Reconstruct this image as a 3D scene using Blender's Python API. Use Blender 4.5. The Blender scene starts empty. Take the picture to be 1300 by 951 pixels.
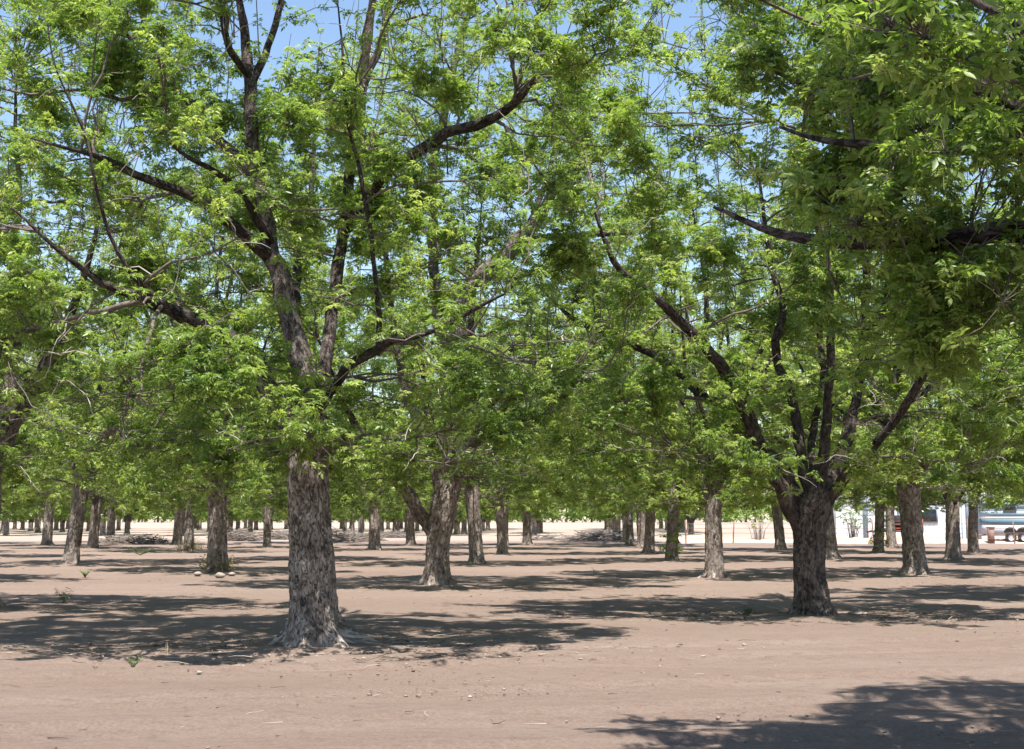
import bpy, math, random
import numpy as np

C = bpy.data.collections.new("orchard")
bpy.context.scene.collection.children.link(C)
R = math.radians
PI = math.pi

# ------------------------------------------------------------------ camera model
F, CX, CY, HCAM = 1750.0, 650.0, 431.0, 1.55
PITCH = math.atan(227.0 / 1750.0)

def at(px, py, Y):
    """world point at depth Y that the photograph shows at (px, py)"""
    v = CY - py
    y = F * math.cos(PITCH) - v * math.sin(PITCH)
    z = F * math.sin(PITCH) + v * math.cos(PITCH)
    k = Y / y
    return np.array([(px - CX) * k, Y, HCAM + z * k])

def ground_at(px, py):
    v = CY - py
    y = F * math.cos(PITCH) - v * math.sin(PITCH)
    z = F * math.sin(PITCH) + v * math.cos(PITCH)
    k = -HCAM / z
    return np.array([(px - CX) * k, y * k, 0.0])

# ------------------------------------------------------------------ noise
class VNoise:
    def __init__(self, seed, n=64):
        self.n = n
        self.t = np.random.default_rng(seed).uniform(-1, 1, (n, n))
    def __call__(self, x, y):
        x = np.asarray(x, float); y = np.asarray(y, float)
        x0 = np.floor(x).astype(int); y0 = np.floor(y).astype(int)
        fx = x - x0; fy = y - y0
        fx = fx * fx * (3 - 2 * fx); fy = fy * fy * (3 - 2 * fy)
        n = self.n; t = self.t
        a = t[x0 % n, y0 % n]; b = t[(x0 + 1) % n, y0 % n]
        c = t[x0 % n, (y0 + 1) % n]; d = t[(x0 + 1) % n, (y0 + 1) % n]
        return (a * (1 - fx) + b * fx) * (1 - fy) + (c * (1 - fx) + d * fx) * fy

# ------------------------------------------------------------------ mesh helpers
class MB:
    """collects verts, quads and tris for ONE mesh object"""
    def __init__(self):
        self.v = []; self.q = []; self.t = []; self.bk = []; self.var = []; self.n = 0
        self.qm = []; self.tm = []
    def add(self, v, q=None, t=None, bk=None, var=None, mi=0):
        v = np.asarray(v, float).reshape(-1, 3)
        self.v.append(v)
        if q is not None and len(q):
            q = np.asarray(q, int).reshape(-1, 4); self.q.append(q + self.n); self.qm.append(np.full(len(q), mi))
        if t is not None and len(t):
            t = np.asarray(t, int).reshape(-1, 3); self.t.append(t + self.n); self.tm.append(np.full(len(t), mi))
        self.bk.append(v if bk is None else np.asarray(bk, float).reshape(-1, 3))
        if var is None: var = 0.5
        self.var.append(np.broadcast_to(np.asarray(var, float), (len(v),)))
        self.n += len(v)
    def box(self, x0, x1, y0, y1, z0, z1, mi=0):
        v = [(x, y, z) for x in (x0, x1) for y in (y0, y1) for z in (z0, z1)]
        self.add(v, q=[(0, 1, 3, 2), (4, 6, 7, 5), (0, 4, 5, 1), (2, 3, 7, 6), (0, 2, 6, 4), (1, 5, 7, 3)], mi=mi)
    def mesh(self, name, mats, smooth=False):
        me = bpy.data.meshes.new(name)
        v = np.concatenate(self.v)
        q = np.concatenate(self.q) if self.q else np.zeros((0, 4), int)
        t = np.concatenate(self.t) if self.t else np.zeros((0, 3), int)
        mi = np.concatenate([*(self.qm), *(self.tm)]) if (self.qm or self.tm) else np.zeros(0)
        me.vertices.add(len(v)); me.vertices.foreach_set("co", v.astype(np.float32).ravel())
        nl = q.size + t.size
        me.loops.add(nl); me.loops.foreach_set("vertex_index", np.concatenate([q.ravel(), t.ravel()]).astype(np.int32))
        npoly = len(q) + len(t)
        me.polygons.add(npoly)
        st = np.concatenate([np.arange(len(q)) * 4, q.size + np.arange(len(t)) * 3]).astype(np.int32)
        me.polygons.foreach_set("loop_start", st)
        me.polygons.foreach_set("material_index", mi.astype(np.int32))
        if smooth: me.polygons.foreach_set("use_smooth", np.ones(npoly, bool))
        a = me.attributes.new("bk", 'FLOAT_VECTOR', 'POINT'); a.data.foreach_set("vector", np.concatenate(self.bk).astype(np.float32).ravel())
        a = me.attributes.new("var", 'FLOAT', 'POINT'); a.data.foreach_set("value", np.concatenate(self.var).astype(np.float32))
        for m in (mats if isinstance(mats, (list, tuple)) else [mats]): me.materials.append(m)
        me.update(calc_edges=True)
        return me
    def build(self, name, mats, parent=None, smooth=False):
        o = bpy.data.objects.new(name, self.mesh(name, mats, smooth))
        C.objects.link(o)
        if parent is not None: o.parent = parent
        return o

def tag(o, label=None, cat=None, group=None, kind=None):
    if label: o["label"] = label
    if cat: o["category"] = cat
    if group: o["group"] = group
    if kind: o["kind"] = kind
    return o

def empty(name, loc, rz=0.0):
    o = bpy.data.objects.new(name, None)
    o.location = loc; o.rotation_euler = (0, 0, rz); o.empty_display_size = 0.3
    C.objects.link(o)
    return o

def copy_tree(root):
    r = root.copy(); C.objects.link(r)
    for ch in root.children:
        c = ch.copy(); C.objects.link(c); c.parent = r
        for g in ch.children:
            d = g.copy(); C.objects.link(d); d.parent = c
    return r

def tube(mb, pts, rad, sides=8, lump=None, s0=0.0, cap=True, var=None, mi=0):
    pts = np.asarray(pts, float); n = len(pts); rad = np.asarray(rad, float)
    tg = np.gradient(pts, axis=0); tg /= np.linalg.norm(tg, axis=1)[:, None] + 1e-9
    ref = np.array([1.0, 0, 0]) if abs(tg[0][0]) < 0.8 else np.array([0, 1.0, 0])
    A = np.zeros((n, 3))
    a = ref
    for i in range(n):
        a = a - tg[i] * a.dot(tg[i]); a /= np.linalg.norm(a) + 1e-9; A[i] = a
    B = np.cross(tg, A)
    th = np.arange(sides) * 2 * PI / sides
    s = s0 + np.concatenate([[0], np.cumsum(np.linalg.norm(np.diff(pts, axis=0), axis=1))])
    rr = rad[:, None] * np.ones(sides)[None]
    if lump is not None: rr = rr * lump(th[None, :], s[:, None])
    v = pts[:, None] + rr[..., None] * (np.cos(th)[None, :, None] * A[:, None] + np.sin(th)[None, :, None] * B[:, None])
    bk = np.stack([rr * np.cos(th)[None], rr * np.sin(th)[None], np.repeat(s[:, None], sides, 1)], -1)
    i = np.arange(n - 1)[:, None]; j = np.arange(sides)[None]; j2 = (j + 1) % sides
    q = np.stack([i * sides + j, i * sides + j2, (i + 1) * sides + j2, (i + 1) * sides + j], -1).reshape(-1, 4)
    v = v.reshape(-1, 3); bk = bk.reshape(-1, 3)
    t = None
    if cap:
        v = np.vstack([v, pts[-1] + tg[-1] * rad[-1] * 0.3]); bk = np.vstack([bk, bk[-1] * [0, 0, 1]])
        k = (n - 1) * sides
        t = [(k + a_, k + (a_ + 1) % sides, n * sides) for a_ in range(sides)]
    mb.add(v, q, t, bk, var, mi)

def spline(P, step=0.2):
    """Catmull-Rom through P (N,k), sampled about every step metres"""
    P = np.asarray(P, float)
    if len(P) == 2:
        n = max(2, int(np.linalg.norm(P[1, :3] - P[0, :3]) / step) + 1)
        t = np.linspace(0, 1, n)[:, None]; return P[0] * (1 - t) + P[1] * t
    Q = np.vstack([2 * P[0] - P[1], P, 2 * P[-1] - P[-2]])
    out = []
    for i in range(1, len(Q) - 2):
        n = max(2, int(np.linalg.norm(Q[i + 1, :3] - Q[i, :3]) / step) + 1)
        t = np.linspace(0, 1, n, endpoint=False)[:, None]
        a, b, c, d = Q[i - 1], Q[i], Q[i + 1], Q[i + 2]
        out.append(0.5 * ((2 * b) + (-a + c) * t + (2 * a - 5 * b + 4 * c - d) * t ** 2 + (-a + 3 * b - 3 * c + d) * t ** 3))
    out.append(Q[-2][None])
    return np.vstack(out)

# ------------------------------------------------------------------ materials
def mat(name):
    m = bpy.data.materials.new(name); m.use_nodes = True
    nt = m.node_tree; nt.nodes.clear()
    return m, nt

def nd(nt, t, **kw):
    n = nt.nodes.new(t)
    for k, v in kw.items():
        if k.startswith("in_"):
            n.inputs[k[3:].replace("_", " ")].default_value = v
        else: setattr(n, k, v)
    return n

def ramp(nt, stops, fac, interp='LINEAR'):
    r = nt.nodes.new('ShaderNodeValToRGB'); e = r.color_ramp; e.interpolation = interp
    while len(e.elements) < len(stops): e.elements.new(0.5)
    for i, (p, c) in enumerate(stops):
        e.elements[i].position = p; e.elements[i].color = (*c, 1)
    nt.links.new(fac, r.inputs[0]); return r.outputs[0]

def mixc(nt, f, a, b, mode='MIX'):
    m = nt.nodes.new('ShaderNodeMix'); m.data_type = 'RGBA'; m.blend_type = mode
    for s, val in ((0, f), (6, a), (7, b)):
        if hasattr(val, 'node'): nt.links.new(val, m.inputs[s])
        elif s == 0: m.inputs[0].default_value = val
        else: m.inputs[s].default_value = (*val, 1)
    return m.outputs[2]

def math_(nt, op, a, b=None, clamp=False):
    m = nt.nodes.new('ShaderNodeMath'); m.operation = op; m.use_clamp = clamp
    for i, val in enumerate((a, b)):
        if val is None: continue
        if hasattr(val, 'node'): nt.links.new(val, m.inputs[i])
        else: m.inputs[i].default_value = val
    return m.outputs[0]

def noise(nt, vec, scale, detail=4, rough=0.55, dist=0.0):
    n = nt.nodes.new('ShaderNodeTexNoise'); n.inputs['Scale'].default_value = scale
    n.inputs['Detail'].default_value = detail; n.inputs['Roughness'].default_value = rough
    n.inputs['Distortion'].default_value = dist
    if vec is not None: nt.links.new(vec, n.inputs['Vector'])
    return n.outputs['Fac']

def mapping(nt, vec, scale=(1, 1, 1), rot=(0, 0, 0)):
    m = nt.nodes.new('ShaderNodeMapping'); m.inputs['Scale'].default_value = scale; m.inputs['Rotation'].default_value = rot
    nt.links.new(vec, m.inputs['Vector']); return m.outputs[0]

def finish(nt, color, rough=0.9, bump=None, bstr=0.5, bdist=0.02, spec=0.25, metal=0.0):
    p = nt.nodes.new('ShaderNodeBsdfPrincipled')
    if hasattr(color, 'node'): nt.links.new(color, p.inputs['Base Color'])
    else: p.inputs['Base Color'].default_value = (*color, 1)
    if hasattr(rough, 'node'): nt.links.new(rough, p.inputs['Roughness'])
    else: p.inputs['Roughness'].default_value = rough
    p.inputs['Specular IOR Level'].default_value = spec
    p.inputs['Metallic'].default_value = metal
    if bump is not None:
        b = nt.nodes.new('ShaderNodeBump'); b.inputs['Strength'].default_value = bstr; b.inputs['Distance'].default_value = bdist
        nt.links.new(bump, b.inputs['Height']); nt.links.new(b.outputs[0], p.inputs['Normal'])
    o = nt.nodes.new('ShaderNodeOutputMaterial'); nt.links.new(p.outputs[0], o.inputs[0])
    return p

def leaf_mat(name, cols, trans=0.52):
    m, nt = mat(name)
    at_ = nd(nt, 'ShaderNodeAttribute', attribute_name="var")
    oi = nd(nt, 'ShaderNodeObjectInfo')
    f = math_(nt, 'ADD', at_.outputs['Fac'], math_(nt, 'MULTIPLY', math_(nt, 'SUBTRACT', oi.outputs['Random'], 0.5), 0.22), True)
    col = ramp(nt, cols, f)
    p = nt.nodes.new('ShaderNodeBsdfPrincipled'); nt.links.new(col, p.inputs['Base Color'])
    p.inputs['Roughness'].default_value = 0.40; p.inputs['Specular IOR Level'].default_value = 0.55
    tr = nt.nodes.new('ShaderNodeBsdfTranslucent')
    tc = mixc(nt, 1.0, col, (1.45, 1.55, 0.75), 'MULTIPLY'); nt.links.new(tc, tr.inputs[0])
    mx = nt.nodes.new('ShaderNodeMixShader'); mx.inputs[0].default_value = trans
    nt.links.new(p.outputs[0], mx.inputs[1]); nt.links.new(tr.outputs[0], mx.inputs[2])
    o = nt.nodes.new('ShaderNodeOutputMaterial'); nt.links.new(mx.outputs[0], o.inputs[0])
    return m

LEAF = leaf_mat("pecan_leaf", [(0.0, (0.075, 0.132, 0.030)), (0.35, (0.172, 0.250, 0.058)), (0.7, (0.295, 0.365, 0.105)), (1.0, (0.430, 0.455, 0.175))])
LEAF_FAR = leaf_mat("pecan_leaf_distant", [(0.0, (0.110, 0.165, 0.040)), (0.5, (0.175, 0.245, 0.065)), (1.0, (0.260, 0.330, 0.110))])
CATKIN, _nt = mat("catkin"); finish(_nt, (0.13, 0.19, 0.05), 0.7)

def bark_mat(name, thick, thin, zs=0.42, bstr=1.0):
    m, nt = mat(name)
    a = nd(nt, 'ShaderNodeAttribute', attribute_name="bk")
    oi = nd(nt, 'ShaderNodeObjectInfo')
    off = nt.nodes.new('ShaderNodeVectorMath'); off.operation = 'ADD'
    nt.links.new(a.outputs['Vector'], off.inputs[0]); nt.links.new(oi.outputs['Location'], off.inputs[1])
    fl = nt.nodes.new('ShaderNodeVectorMath'); fl.operation = 'MULTIPLY'; fl.inputs[1].default_value = (1, 1, 0); nt.links.new(a.outputs['Vector'], fl.inputs[0])
    ln = nt.nodes.new('ShaderNodeVectorMath'); ln.operation = 'LENGTH'; nt.links.new(fl.outputs[0], ln.inputs[0])
    girth = math_(nt, 'DIVIDE', math_(nt, 'SUBTRACT', ln.outputs['Value'], .06), .19, True)
    dark, mid, light = (mixc(nt, girth, p, q) for p, q in zip(thin, thick))
    v = mapping(nt, off.outputs[0], (1, 1, zs))
    n1 = noise(nt, v, 30, 7, 0.72, 1.2)
    n3 = noise(nt, mapping(nt, off.outputs[0], (1, 1, .5)), 11, 6, 0.7, 0.8)
    n2 = noise(nt, off.outputs[0], 3.2, 4, .6)
    furrow = ramp(nt, [(0.36, (0, 0, 0)), (0.50, (1, 1, 1))], n1)
    c = mixc(nt, ramp(nt, [(.30, (0, 0, 0)), (.48, (1, 1, 1))], n3), dark, mid)
    c = mixc(nt, ramp(nt, [(.48, (0, 0, 0)), (.66, (1, 1, 1))], n3), c, light)
    c = mixc(nt, math_(nt, 'MULTIPLY', ramp(nt, [(.45, (0, 0, 0)), (.68, (1, 1, 1))], n2), .6), c, light)
    c = mixc(nt, math_(nt, 'SUBTRACT', 1.0, furrow), c, dark)
    h = math_(nt, 'ADD', math_(nt, 'MULTIPLY', n3, 1.0), math_(nt, 'MULTIPLY', furrow, .8))
    finish(nt, c, 0.92, h, bstr, 0.022, 0.15)
    return m

BARK = bark_mat("pecan_bark", ((0.050, 0.039, 0.034), (0.200, 0.162, 0.140), (0.44, 0.380, 0.340)), ((0.020, 0.015, 0.014), (0.052, 0.040, 0.036), (0.120, 0.096, 0.086)))
LIMB_BARK = BARK
BARK_SHADED = bark_mat("shaded_pecan_bark", ((0.030, 0.023, 0.021), (0.095, 0.075, 0.066), (0.220, 0.185, 0.165)), ((0.022, 0.017, 0.015), (0.055, 0.042, 0.037), (0.120, 0.095, 0.085)))  # same bark with the shade on trunk and limbs put into its colour
CUT, _nt = mat("cut_wood"); finish(_nt, (0.42, 0.20, 0.10), 0.8)
PALE_TWIG, _nt = mat("pale_dead_twig"); finish(_nt, (0.34, 0.30, 0.27), 0.85)
BRANCH, _nt = mat("branch_bark"); 
_a = nd(_nt, 'ShaderNodeAttribute', attribute_name="bk")
finish(_nt, ramp(_nt, [(0.3, (0.055, 0.042, 0.036)), (0.7, (0.19, 0.155, 0.135))], noise(_nt, _a.outputs['Vector'], 18, 4)), 0.9)

def plain(name, col, rough=0.6, metal=0.0, var=0.12, scale=3.0):
    m, nt = mat(name)
    tc = nd(nt, 'ShaderNodeTexCoord')
    n = noise(nt, tc.outputs['Object'], scale, 5)
    c = mixc(nt, n, tuple(x * (1 - var) for x in col), tuple(min(1, x * (1 + var)) for x in col))
    finish(nt, c, rough, metal=metal)
    return m

# ------------------------------------------------------------------ leaf shoots
def leaflet_verts(base, d, side, L, W, fine):
    """one pecan leaflet, folded along its midrib; fine: six outline points, else four"""
    up = np.cross(side, d); dn = up * -0.12
    if fine:
        pts = [base, base + d * L * .35 + side * W * .5 + dn * W, base + d * L * .68 + side * W * .36 + dn * L * .3, base + d * L + dn * L * 1.0,
               base + d * L * .68 - side * W * .36 + dn * L * .3, base + d * L * .35 - side * W * .5 + dn * W]
        return pts, [(0, 1, 2, 3), (0, 3, 4, 5)], []
    pts = [base, base + d * L * .42 + side * W * .5, base + d * L + dn * L, base + d * L * .42 - side * W * .5]
    return pts, [], [(0, 1, 2), (0, 2, 3)]

def make_shoot(rng, lod, upright=False, catkins=False):
    """a shoot tip with several drooping compound leaves, around the origin with z up"""
    V, Q, T, M = [], [], [], []
    nleaf = {0: rng.integers(6, 9), 1: rng.integers(6, 9), 2: 5}[lod]
    ax = np.array([rng.normal(0, .25), rng.normal(0, .25), 1.0]) if not upright else np.array([0.05, 0.0, 1.0])
    ax /= np.linalg.norm(ax)
    hgt = 0.30 if upright else 0.14
    phi0 = rng.uniform(0, 2 * PI)
    var = []
    for i in range(nleaf):
        phi = phi0 + i * 2.4 + rng.normal(0, .3)
        e = rng.uniform(0.1, 0.95) if not upright else rng.uniform(0.5, 1.1)
        Lr = rng.uniform(.11, .19) * (0.72 if upright else 1)
        o = ax * (hgt * (i / nleaf - .4))
        h = np.array([math.cos(phi), math.sin(phi), 0])
        droop = rng.uniform(.5, 1.4)
        def P(t): return o + h * (Lr * t * math.cos(e)) + np.array([0, 0, Lr * t * math.sin(e) - .5 * Lr * t * t * droop])
        if lod < 2:
            ts = [(.34, 1), (.34, -1), (.6, 1), (.6, -1), (.84, 1), (.84, -1), (1., 0)]
        else:
            ts = [(.45, 1), (.45, -1), (.9, 0)]
        lv = rng.normal(0, .09)
        for t, s in ts:
            b = P(t); tg = P(t + .05) - P(t - .05); tg /= np.linalg.norm(tg)
            sd = np.cross(tg, [0, 0, 1]); sd /= np.linalg.norm(sd) + 1e-6
            d = tg * (0.65 if s else 1.0) + sd * s * .8 + np.array([0, 0, -rng.uniform(-.1, .35)])
            d += rng.normal(0, .12, 3); d /= np.linalg.norm(d)
            side = np.cross(d, [0, 0, 1]); side /= np.linalg.norm(side) + 1e-6
            roll = rng.normal(0, .6); up = np.cross(side, d)
            side = side * math.cos(roll) + up * math.sin(roll)
            L = rng.uniform(.075, .120) * (1.0 if t < .9 else 1.15); W = L * rng.uniform(.32, .43)
            if upright: L *= .8; W *= .8
            if lod == 2: L *= 1.75; W = L * .48
            pts, q, tr = leaflet_verts(b, d, side, L, W, lod == 0)
            k = len(V); V += pts; var += [lv + rng.normal(0, .05)] * len(pts)
            Q += [tuple(k + a for a in f) for f in q]; T += [tuple(k + a for a in f) for f in tr]
    cat = None
    if catkins:
        CV, CQ = [], []
        for i in range(rng.integers(1, 4)):
            p = rng.normal(0, .05, 3); L = rng.uniform(.08, .15); w = .005
            a = rng.uniform(0, PI); sx, sy = math.cos(a) * w, math.sin(a) * w
            dx, dy = rng.normal(0, .015, 2)
            for (ux, uy) in ((sx, sy), (-sy, sx)):
                k = len(CV)
                CV += [p + [ux, uy, 0], p - [ux, uy, 0], p + [dx - ux, dy - uy, -L], p + [dx + ux, dy + uy, -L]]
                CQ.append((k, k + 1, k + 2, k + 3))
        cat = (np.array(CV), np.array(CQ))
    return np.array(V), np.array(Q, int).reshape(-1, 4), np.array(T, int).reshape(-1, 3), np.array(var), cat

_tr = np.random.default_rng(11)
SHOOTS = {lod: [make_shoot(_tr, lod, catkins=(lod == 0)) for _ in range(10)] for lod in (0, 1, 2)}
SHOOTS_UP = {lod: [make_shoot(_tr, lod, True) for _ in range(5)] for lod in (0, 1, 2)}

def place_shoots(mb, rng, pos, scale, var, lod, upright=False):
    bank = (SHOOTS_UP if upright else SHOOTS)[lod]
    n = len(pos)
    if n == 0: return
    which = rng.integers(0, len(bank), n)
    for k, (V, Q, T, vv, cat) in enumerate(bank):
        idx = np.nonzero(which == k)[0]
        m = len(idx)
        if m == 0: continue
        a = rng.uniform(0, 2 * PI, m); tx = rng.normal(0, .28, m); ty = rng.normal(0, .28, m)
        ca, sa = np.cos(a), np.sin(a)
        Rz = np.zeros((m, 3, 3)); Rz[:, 0, 0] = ca; Rz[:, 0, 1] = -sa; Rz[:, 1, 0] = sa; Rz[:, 1, 1] = ca; Rz[:, 2, 2] = 1
        Rx = np.zeros((m, 3, 3)); Rx[:, 0, 0] = 1; Rx[:, 1, 1] = np.cos(tx); Rx[:, 1, 2] = -np.sin(tx); Rx[:, 2, 1] = np.sin(tx); Rx[:, 2, 2] = np.cos(tx)
        Ry = np.zeros((m, 3, 3)); Ry[:, 1, 1] = 1; Ry[:, 0, 0] = np.cos(ty); Ry[:, 0, 2] = np.sin(ty); Ry[:, 2, 0] = -np.sin(ty); Ry[:, 2, 2] = np.cos(ty)
        M = Rx @ Ry @ Rz * scale[idx][:, None, None]
        W = np.einsum('mij,vj->mvi', M, V) + pos[idx][:, None]
        off = (np.arange(m) * len(V))[:, None, None]
        q = (Q[None] + off).reshape(-1, 4) if len(Q) else None
        t = (T[None] + off).reshape(-1, 3) if len(T) else None
        va = np.clip(var[idx][:, None] + vv[None], 0, 1)
        mb.add(W.reshape(-1, 3), q, t, None, va.ravel())
        if cat is not None:
            CV, CQ = cat
            W = CV[None] * scale[idx][:, None, None] + pos[idx][:, None]
            mb.add(W.reshape(-1, 3), (CQ[None] + (np.arange(m) * len(CV))[:, None, None]).reshape(-1, 4), mi=1)

# ------------------------------------------------------------------ tree grower
YSQ = 0.62      # crowns flattened in depth to narrow their shadows on the ground
def crown_points(rng, n, env):
    """random points in the crown: env = (cx, cy, radius, z bottom, z top, z widest)"""
    cx, cy, rad, zb, zt, zw = env[:6]; ysq = env[6] if len(env) > 6 else YSQ
    out = []
    nz = VNoise(int(rng.integers(1e6)))
    while sum(len(o) for o in out) < n:
        z = rng.uniform(zb, zt, n); a = rng.uniform(0, 2 * PI, n); u = rng.uniform(0, 1, n) ** .42
        prof = np.where(z < zw, 0.55 + .45 * np.sqrt(np.clip(1 - ((zw - z) / (zw - zb)) ** 2, 0, 1)), np.sqrt(np.clip(1 - ((z - zw) / (zt - zw)) ** 2, 0, 1)) ** 0.9)
        lobe = 1 + .32 * nz(a * 1.6, z * .5)
        r = rad * prof * lobe * u
        inner = (r < 1.35) & (z < zb + 2.2)
        p = np.stack([cx + r * np.cos(a), cy + r * np.sin(a) * ysq, z], 1)
        out.append(p[~inner])
    return np.concatenate(out)[:n]

class Grower:
    def __init__(self, seed):
        self.rng = np.random.default_rng(seed)
        self.p = np.zeros((0, 3)); self.r = np.zeros(0); self.d = np.zeros((0, 3))
    def note(self, pts, rad):
        d = np.gradient(pts, axis=0); d /= np.linalg.norm(d, axis=1)[:, None] + 1e-9
        self.p = np.vstack([self.p, pts]); self.r = np.concatenate([self.r, rad]); self.d = np.vstack([self.d, d])
    def limb(self, P, step=.22, wob=.025):
        """P: rows of x, y, z, radius"""
        S = spline(P, step)
        w = self.rng.normal(0, wob, (len(S), 3)); w[0] = 0
        w = (w + np.roll(w, 1, 0)) * .6 * np.clip(S[:, 3:4] * 8, .25, 1)
        pts = S[:, :3] + w
        rad = np.maximum(S[:, 3], .006)
        return pts, rad
    def branch_to(self, mb, t, k_len, r_tip, sides, min_r, max_d=5.0, up=.2, rmax=.06):
        dv = t - self.p; dist = np.linalg.norm(dv, axis=1) + 1e-6
        cost = dist * (1 + .9 * np.clip(-dv[:, 2] / dist, 0, 1)) + (self.r < min_r) * 3.0
        i = int(np.argmin(cost)); d = dist[i]
        if d < .12 or d > max_d: return
        p0 = self.p[i]; out = (t - p0) / d
        c1 = p0 + (self.d[i] * .45 + out * .55) * d * .35
        c2 = t - (out * .75 + np.array([0, 0, up])) * d * .33
        n = max(3, int(d / .22) + 1); s = np.linspace(0, 1, n)[:, None]
        pts = (1 - s) ** 3 * p0 + 3 * (1 - s) ** 2 * s * c1 + 3 * (1 - s) * s * s * c2 + s ** 3 * t
        j = self.rng.normal(0, .028, pts.shape) * min(1, d); j[0] = 0; pts += j
        r0 = min(self.r[i] * .7, r_tip + k_len * d, rmax)
        rad = r0 + (r_tip - r0) * s[:, 0]
        tube(mb, pts, rad, sides, cap=False)
        self.note(pts[1:], rad[1:])

def crooked(rng, p, L, n=6, down=0.0):
    d = rng.normal(0, 1, 3); d[2] = d[2] * .5 + rng.uniform(-.2, .7) - down; d /= np.linalg.norm(d)
    pts = [p]
    for _ in range(n):
        d = d + rng.normal(0, .38, 3); d[2] -= down * .15; d /= np.linalg.norm(d)
        pts.append(pts[-1] + d * L / n)
    return np.array(pts)

def trunk_mesh(seed, spine, sides=72, rows=110, flare=1.0, nroot=7, bark=1.0):
    """spine rows x, y, z, radius in the tree's own space; buttressed at the ground and ridged with bark"""
    rng = np.random.default_rng(seed)
    e = spine[-1]; spine = list(spine[:-1]) + [(e[0], e[1], e[2], e[3] * .8), (e[0], e[1], e[2] + .22, e[3] * .3)]
    S = spline(spine, .05)
    z = np.interp(np.linspace(0, 1, rows), np.linspace(0, 1, len(S)), np.arange(len(S)))
    i0 = np.floor(z).astype(int); i1 = np.minimum(i0 + 1, len(S) - 1); f = (z - i0)[:, None]
    S = S[i0] * (1 - f) + S[i1] * f
    th = np.arange(sides) * 2 * PI / sides
    h = S[:, 2] - 0.0
    nA, nB, nC = VNoise(seed + 1, 24), VNoise(seed + 2, 64), VNoise(seed + 3, 36)
    TH, H = np.meshgrid(th, h)
    ph = rng.uniform(0, 2 * PI, nroot)
    r = S[:, 3:4] * np.ones_like(TH)
    k24, k64, k36 = 24 / (2 * PI), 64 / (2 * PI), 36 / (2 * PI)
    r = r * (1 + .07 * nA(TH * k24 * .25 // 1 * 0 + TH * k24 / 4, H * .9) )
    # buttress roots
    fl = np.exp(-np.clip(H, 0, None) / (.13)) * flare
    lob = 0
    for k in range(nroot):
        a0 = 2 * PI * k / nroot + rng.normal(0, .25); w = rng.uniform(.10, .22); amp = rng.uniform(.5, 1.6)
        dd = (TH - a0 - .25 * np.clip(.5 - H, 0, 1) * rng.normal(0, 1) + PI) % (2 * PI) - PI
        lob = lob + amp * np.exp(-(dd / w) ** 2)
    r = r + fl * (.06 + .27 * lob * (1 + .25 * nA(TH * 3 + 7, H * 9))) * np.clip(S[:, 3:4] / .3, .5, 1.3)
    r = r + .035 * np.exp(-np.clip(H, 0, None) / .5) * lob * .5
    r = r + bark * np.clip(.25 + H * 1.6, 0, 1) * (.014 * nB(TH * k64, H * 6 + 3 * nA(TH * 2, H * 2)) + .012 * nC(TH * k36, H * 3.1) + .006 * nB(TH * k64, H * 25))
    X = S[:, 0:1] + r * np.cos(TH); Y = S[:, 1:2] + r * np.sin(TH)
    V = np.stack([X, Y, np.repeat(S[:, 2:3], sides, 1)], -1)
    V[..., 2] += np.where(H < .15, -.10 * (r - S[:, 3:4]) * (1 - H / .15), 0)
    bk = np.stack([S[:, 3:4] * np.cos(TH), S[:, 3:4] * np.sin(TH), H], -1)
    i = np.arange(rows - 1)[:, None]; j = np.arange(sides)[None]; j2 = (j + 1) % sides
    q = np.stack([i * sides + j, i * sides + j2, (i + 1) * sides + j2, (i + 1) * sides + j], -1).reshape(-1, 4)
    mb = MB(); mb.add(V.reshape(-1, 3), q, None, bk.reshape(-1, 3))
    c = S[-1, :3] + [0, 0, .05]
    k = (rows - 1) * sides
    mb.add(np.vstack([V[-1], c]), None, [(a, (a + 1) % sides, sides) for a in range(sides)], np.vstack([bk[-1], [0, 0, h[-1]]]))
    return mb

def lumpy(seed, amp=.10):
    nA = VNoise(seed, 16); nB = VNoise(seed + 5, 24)
    return lambda th, s: 1 + amp * nA(th * 16 / (2 * PI) / 2 * 1.0 // 1 * 0 + np.sin(th) * 1.3 + 5, s * 2.2) + amp * .55 * nB(np.cos(th) * 3 + 9, s * 9 + np.sin(th) * 3)

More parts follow.
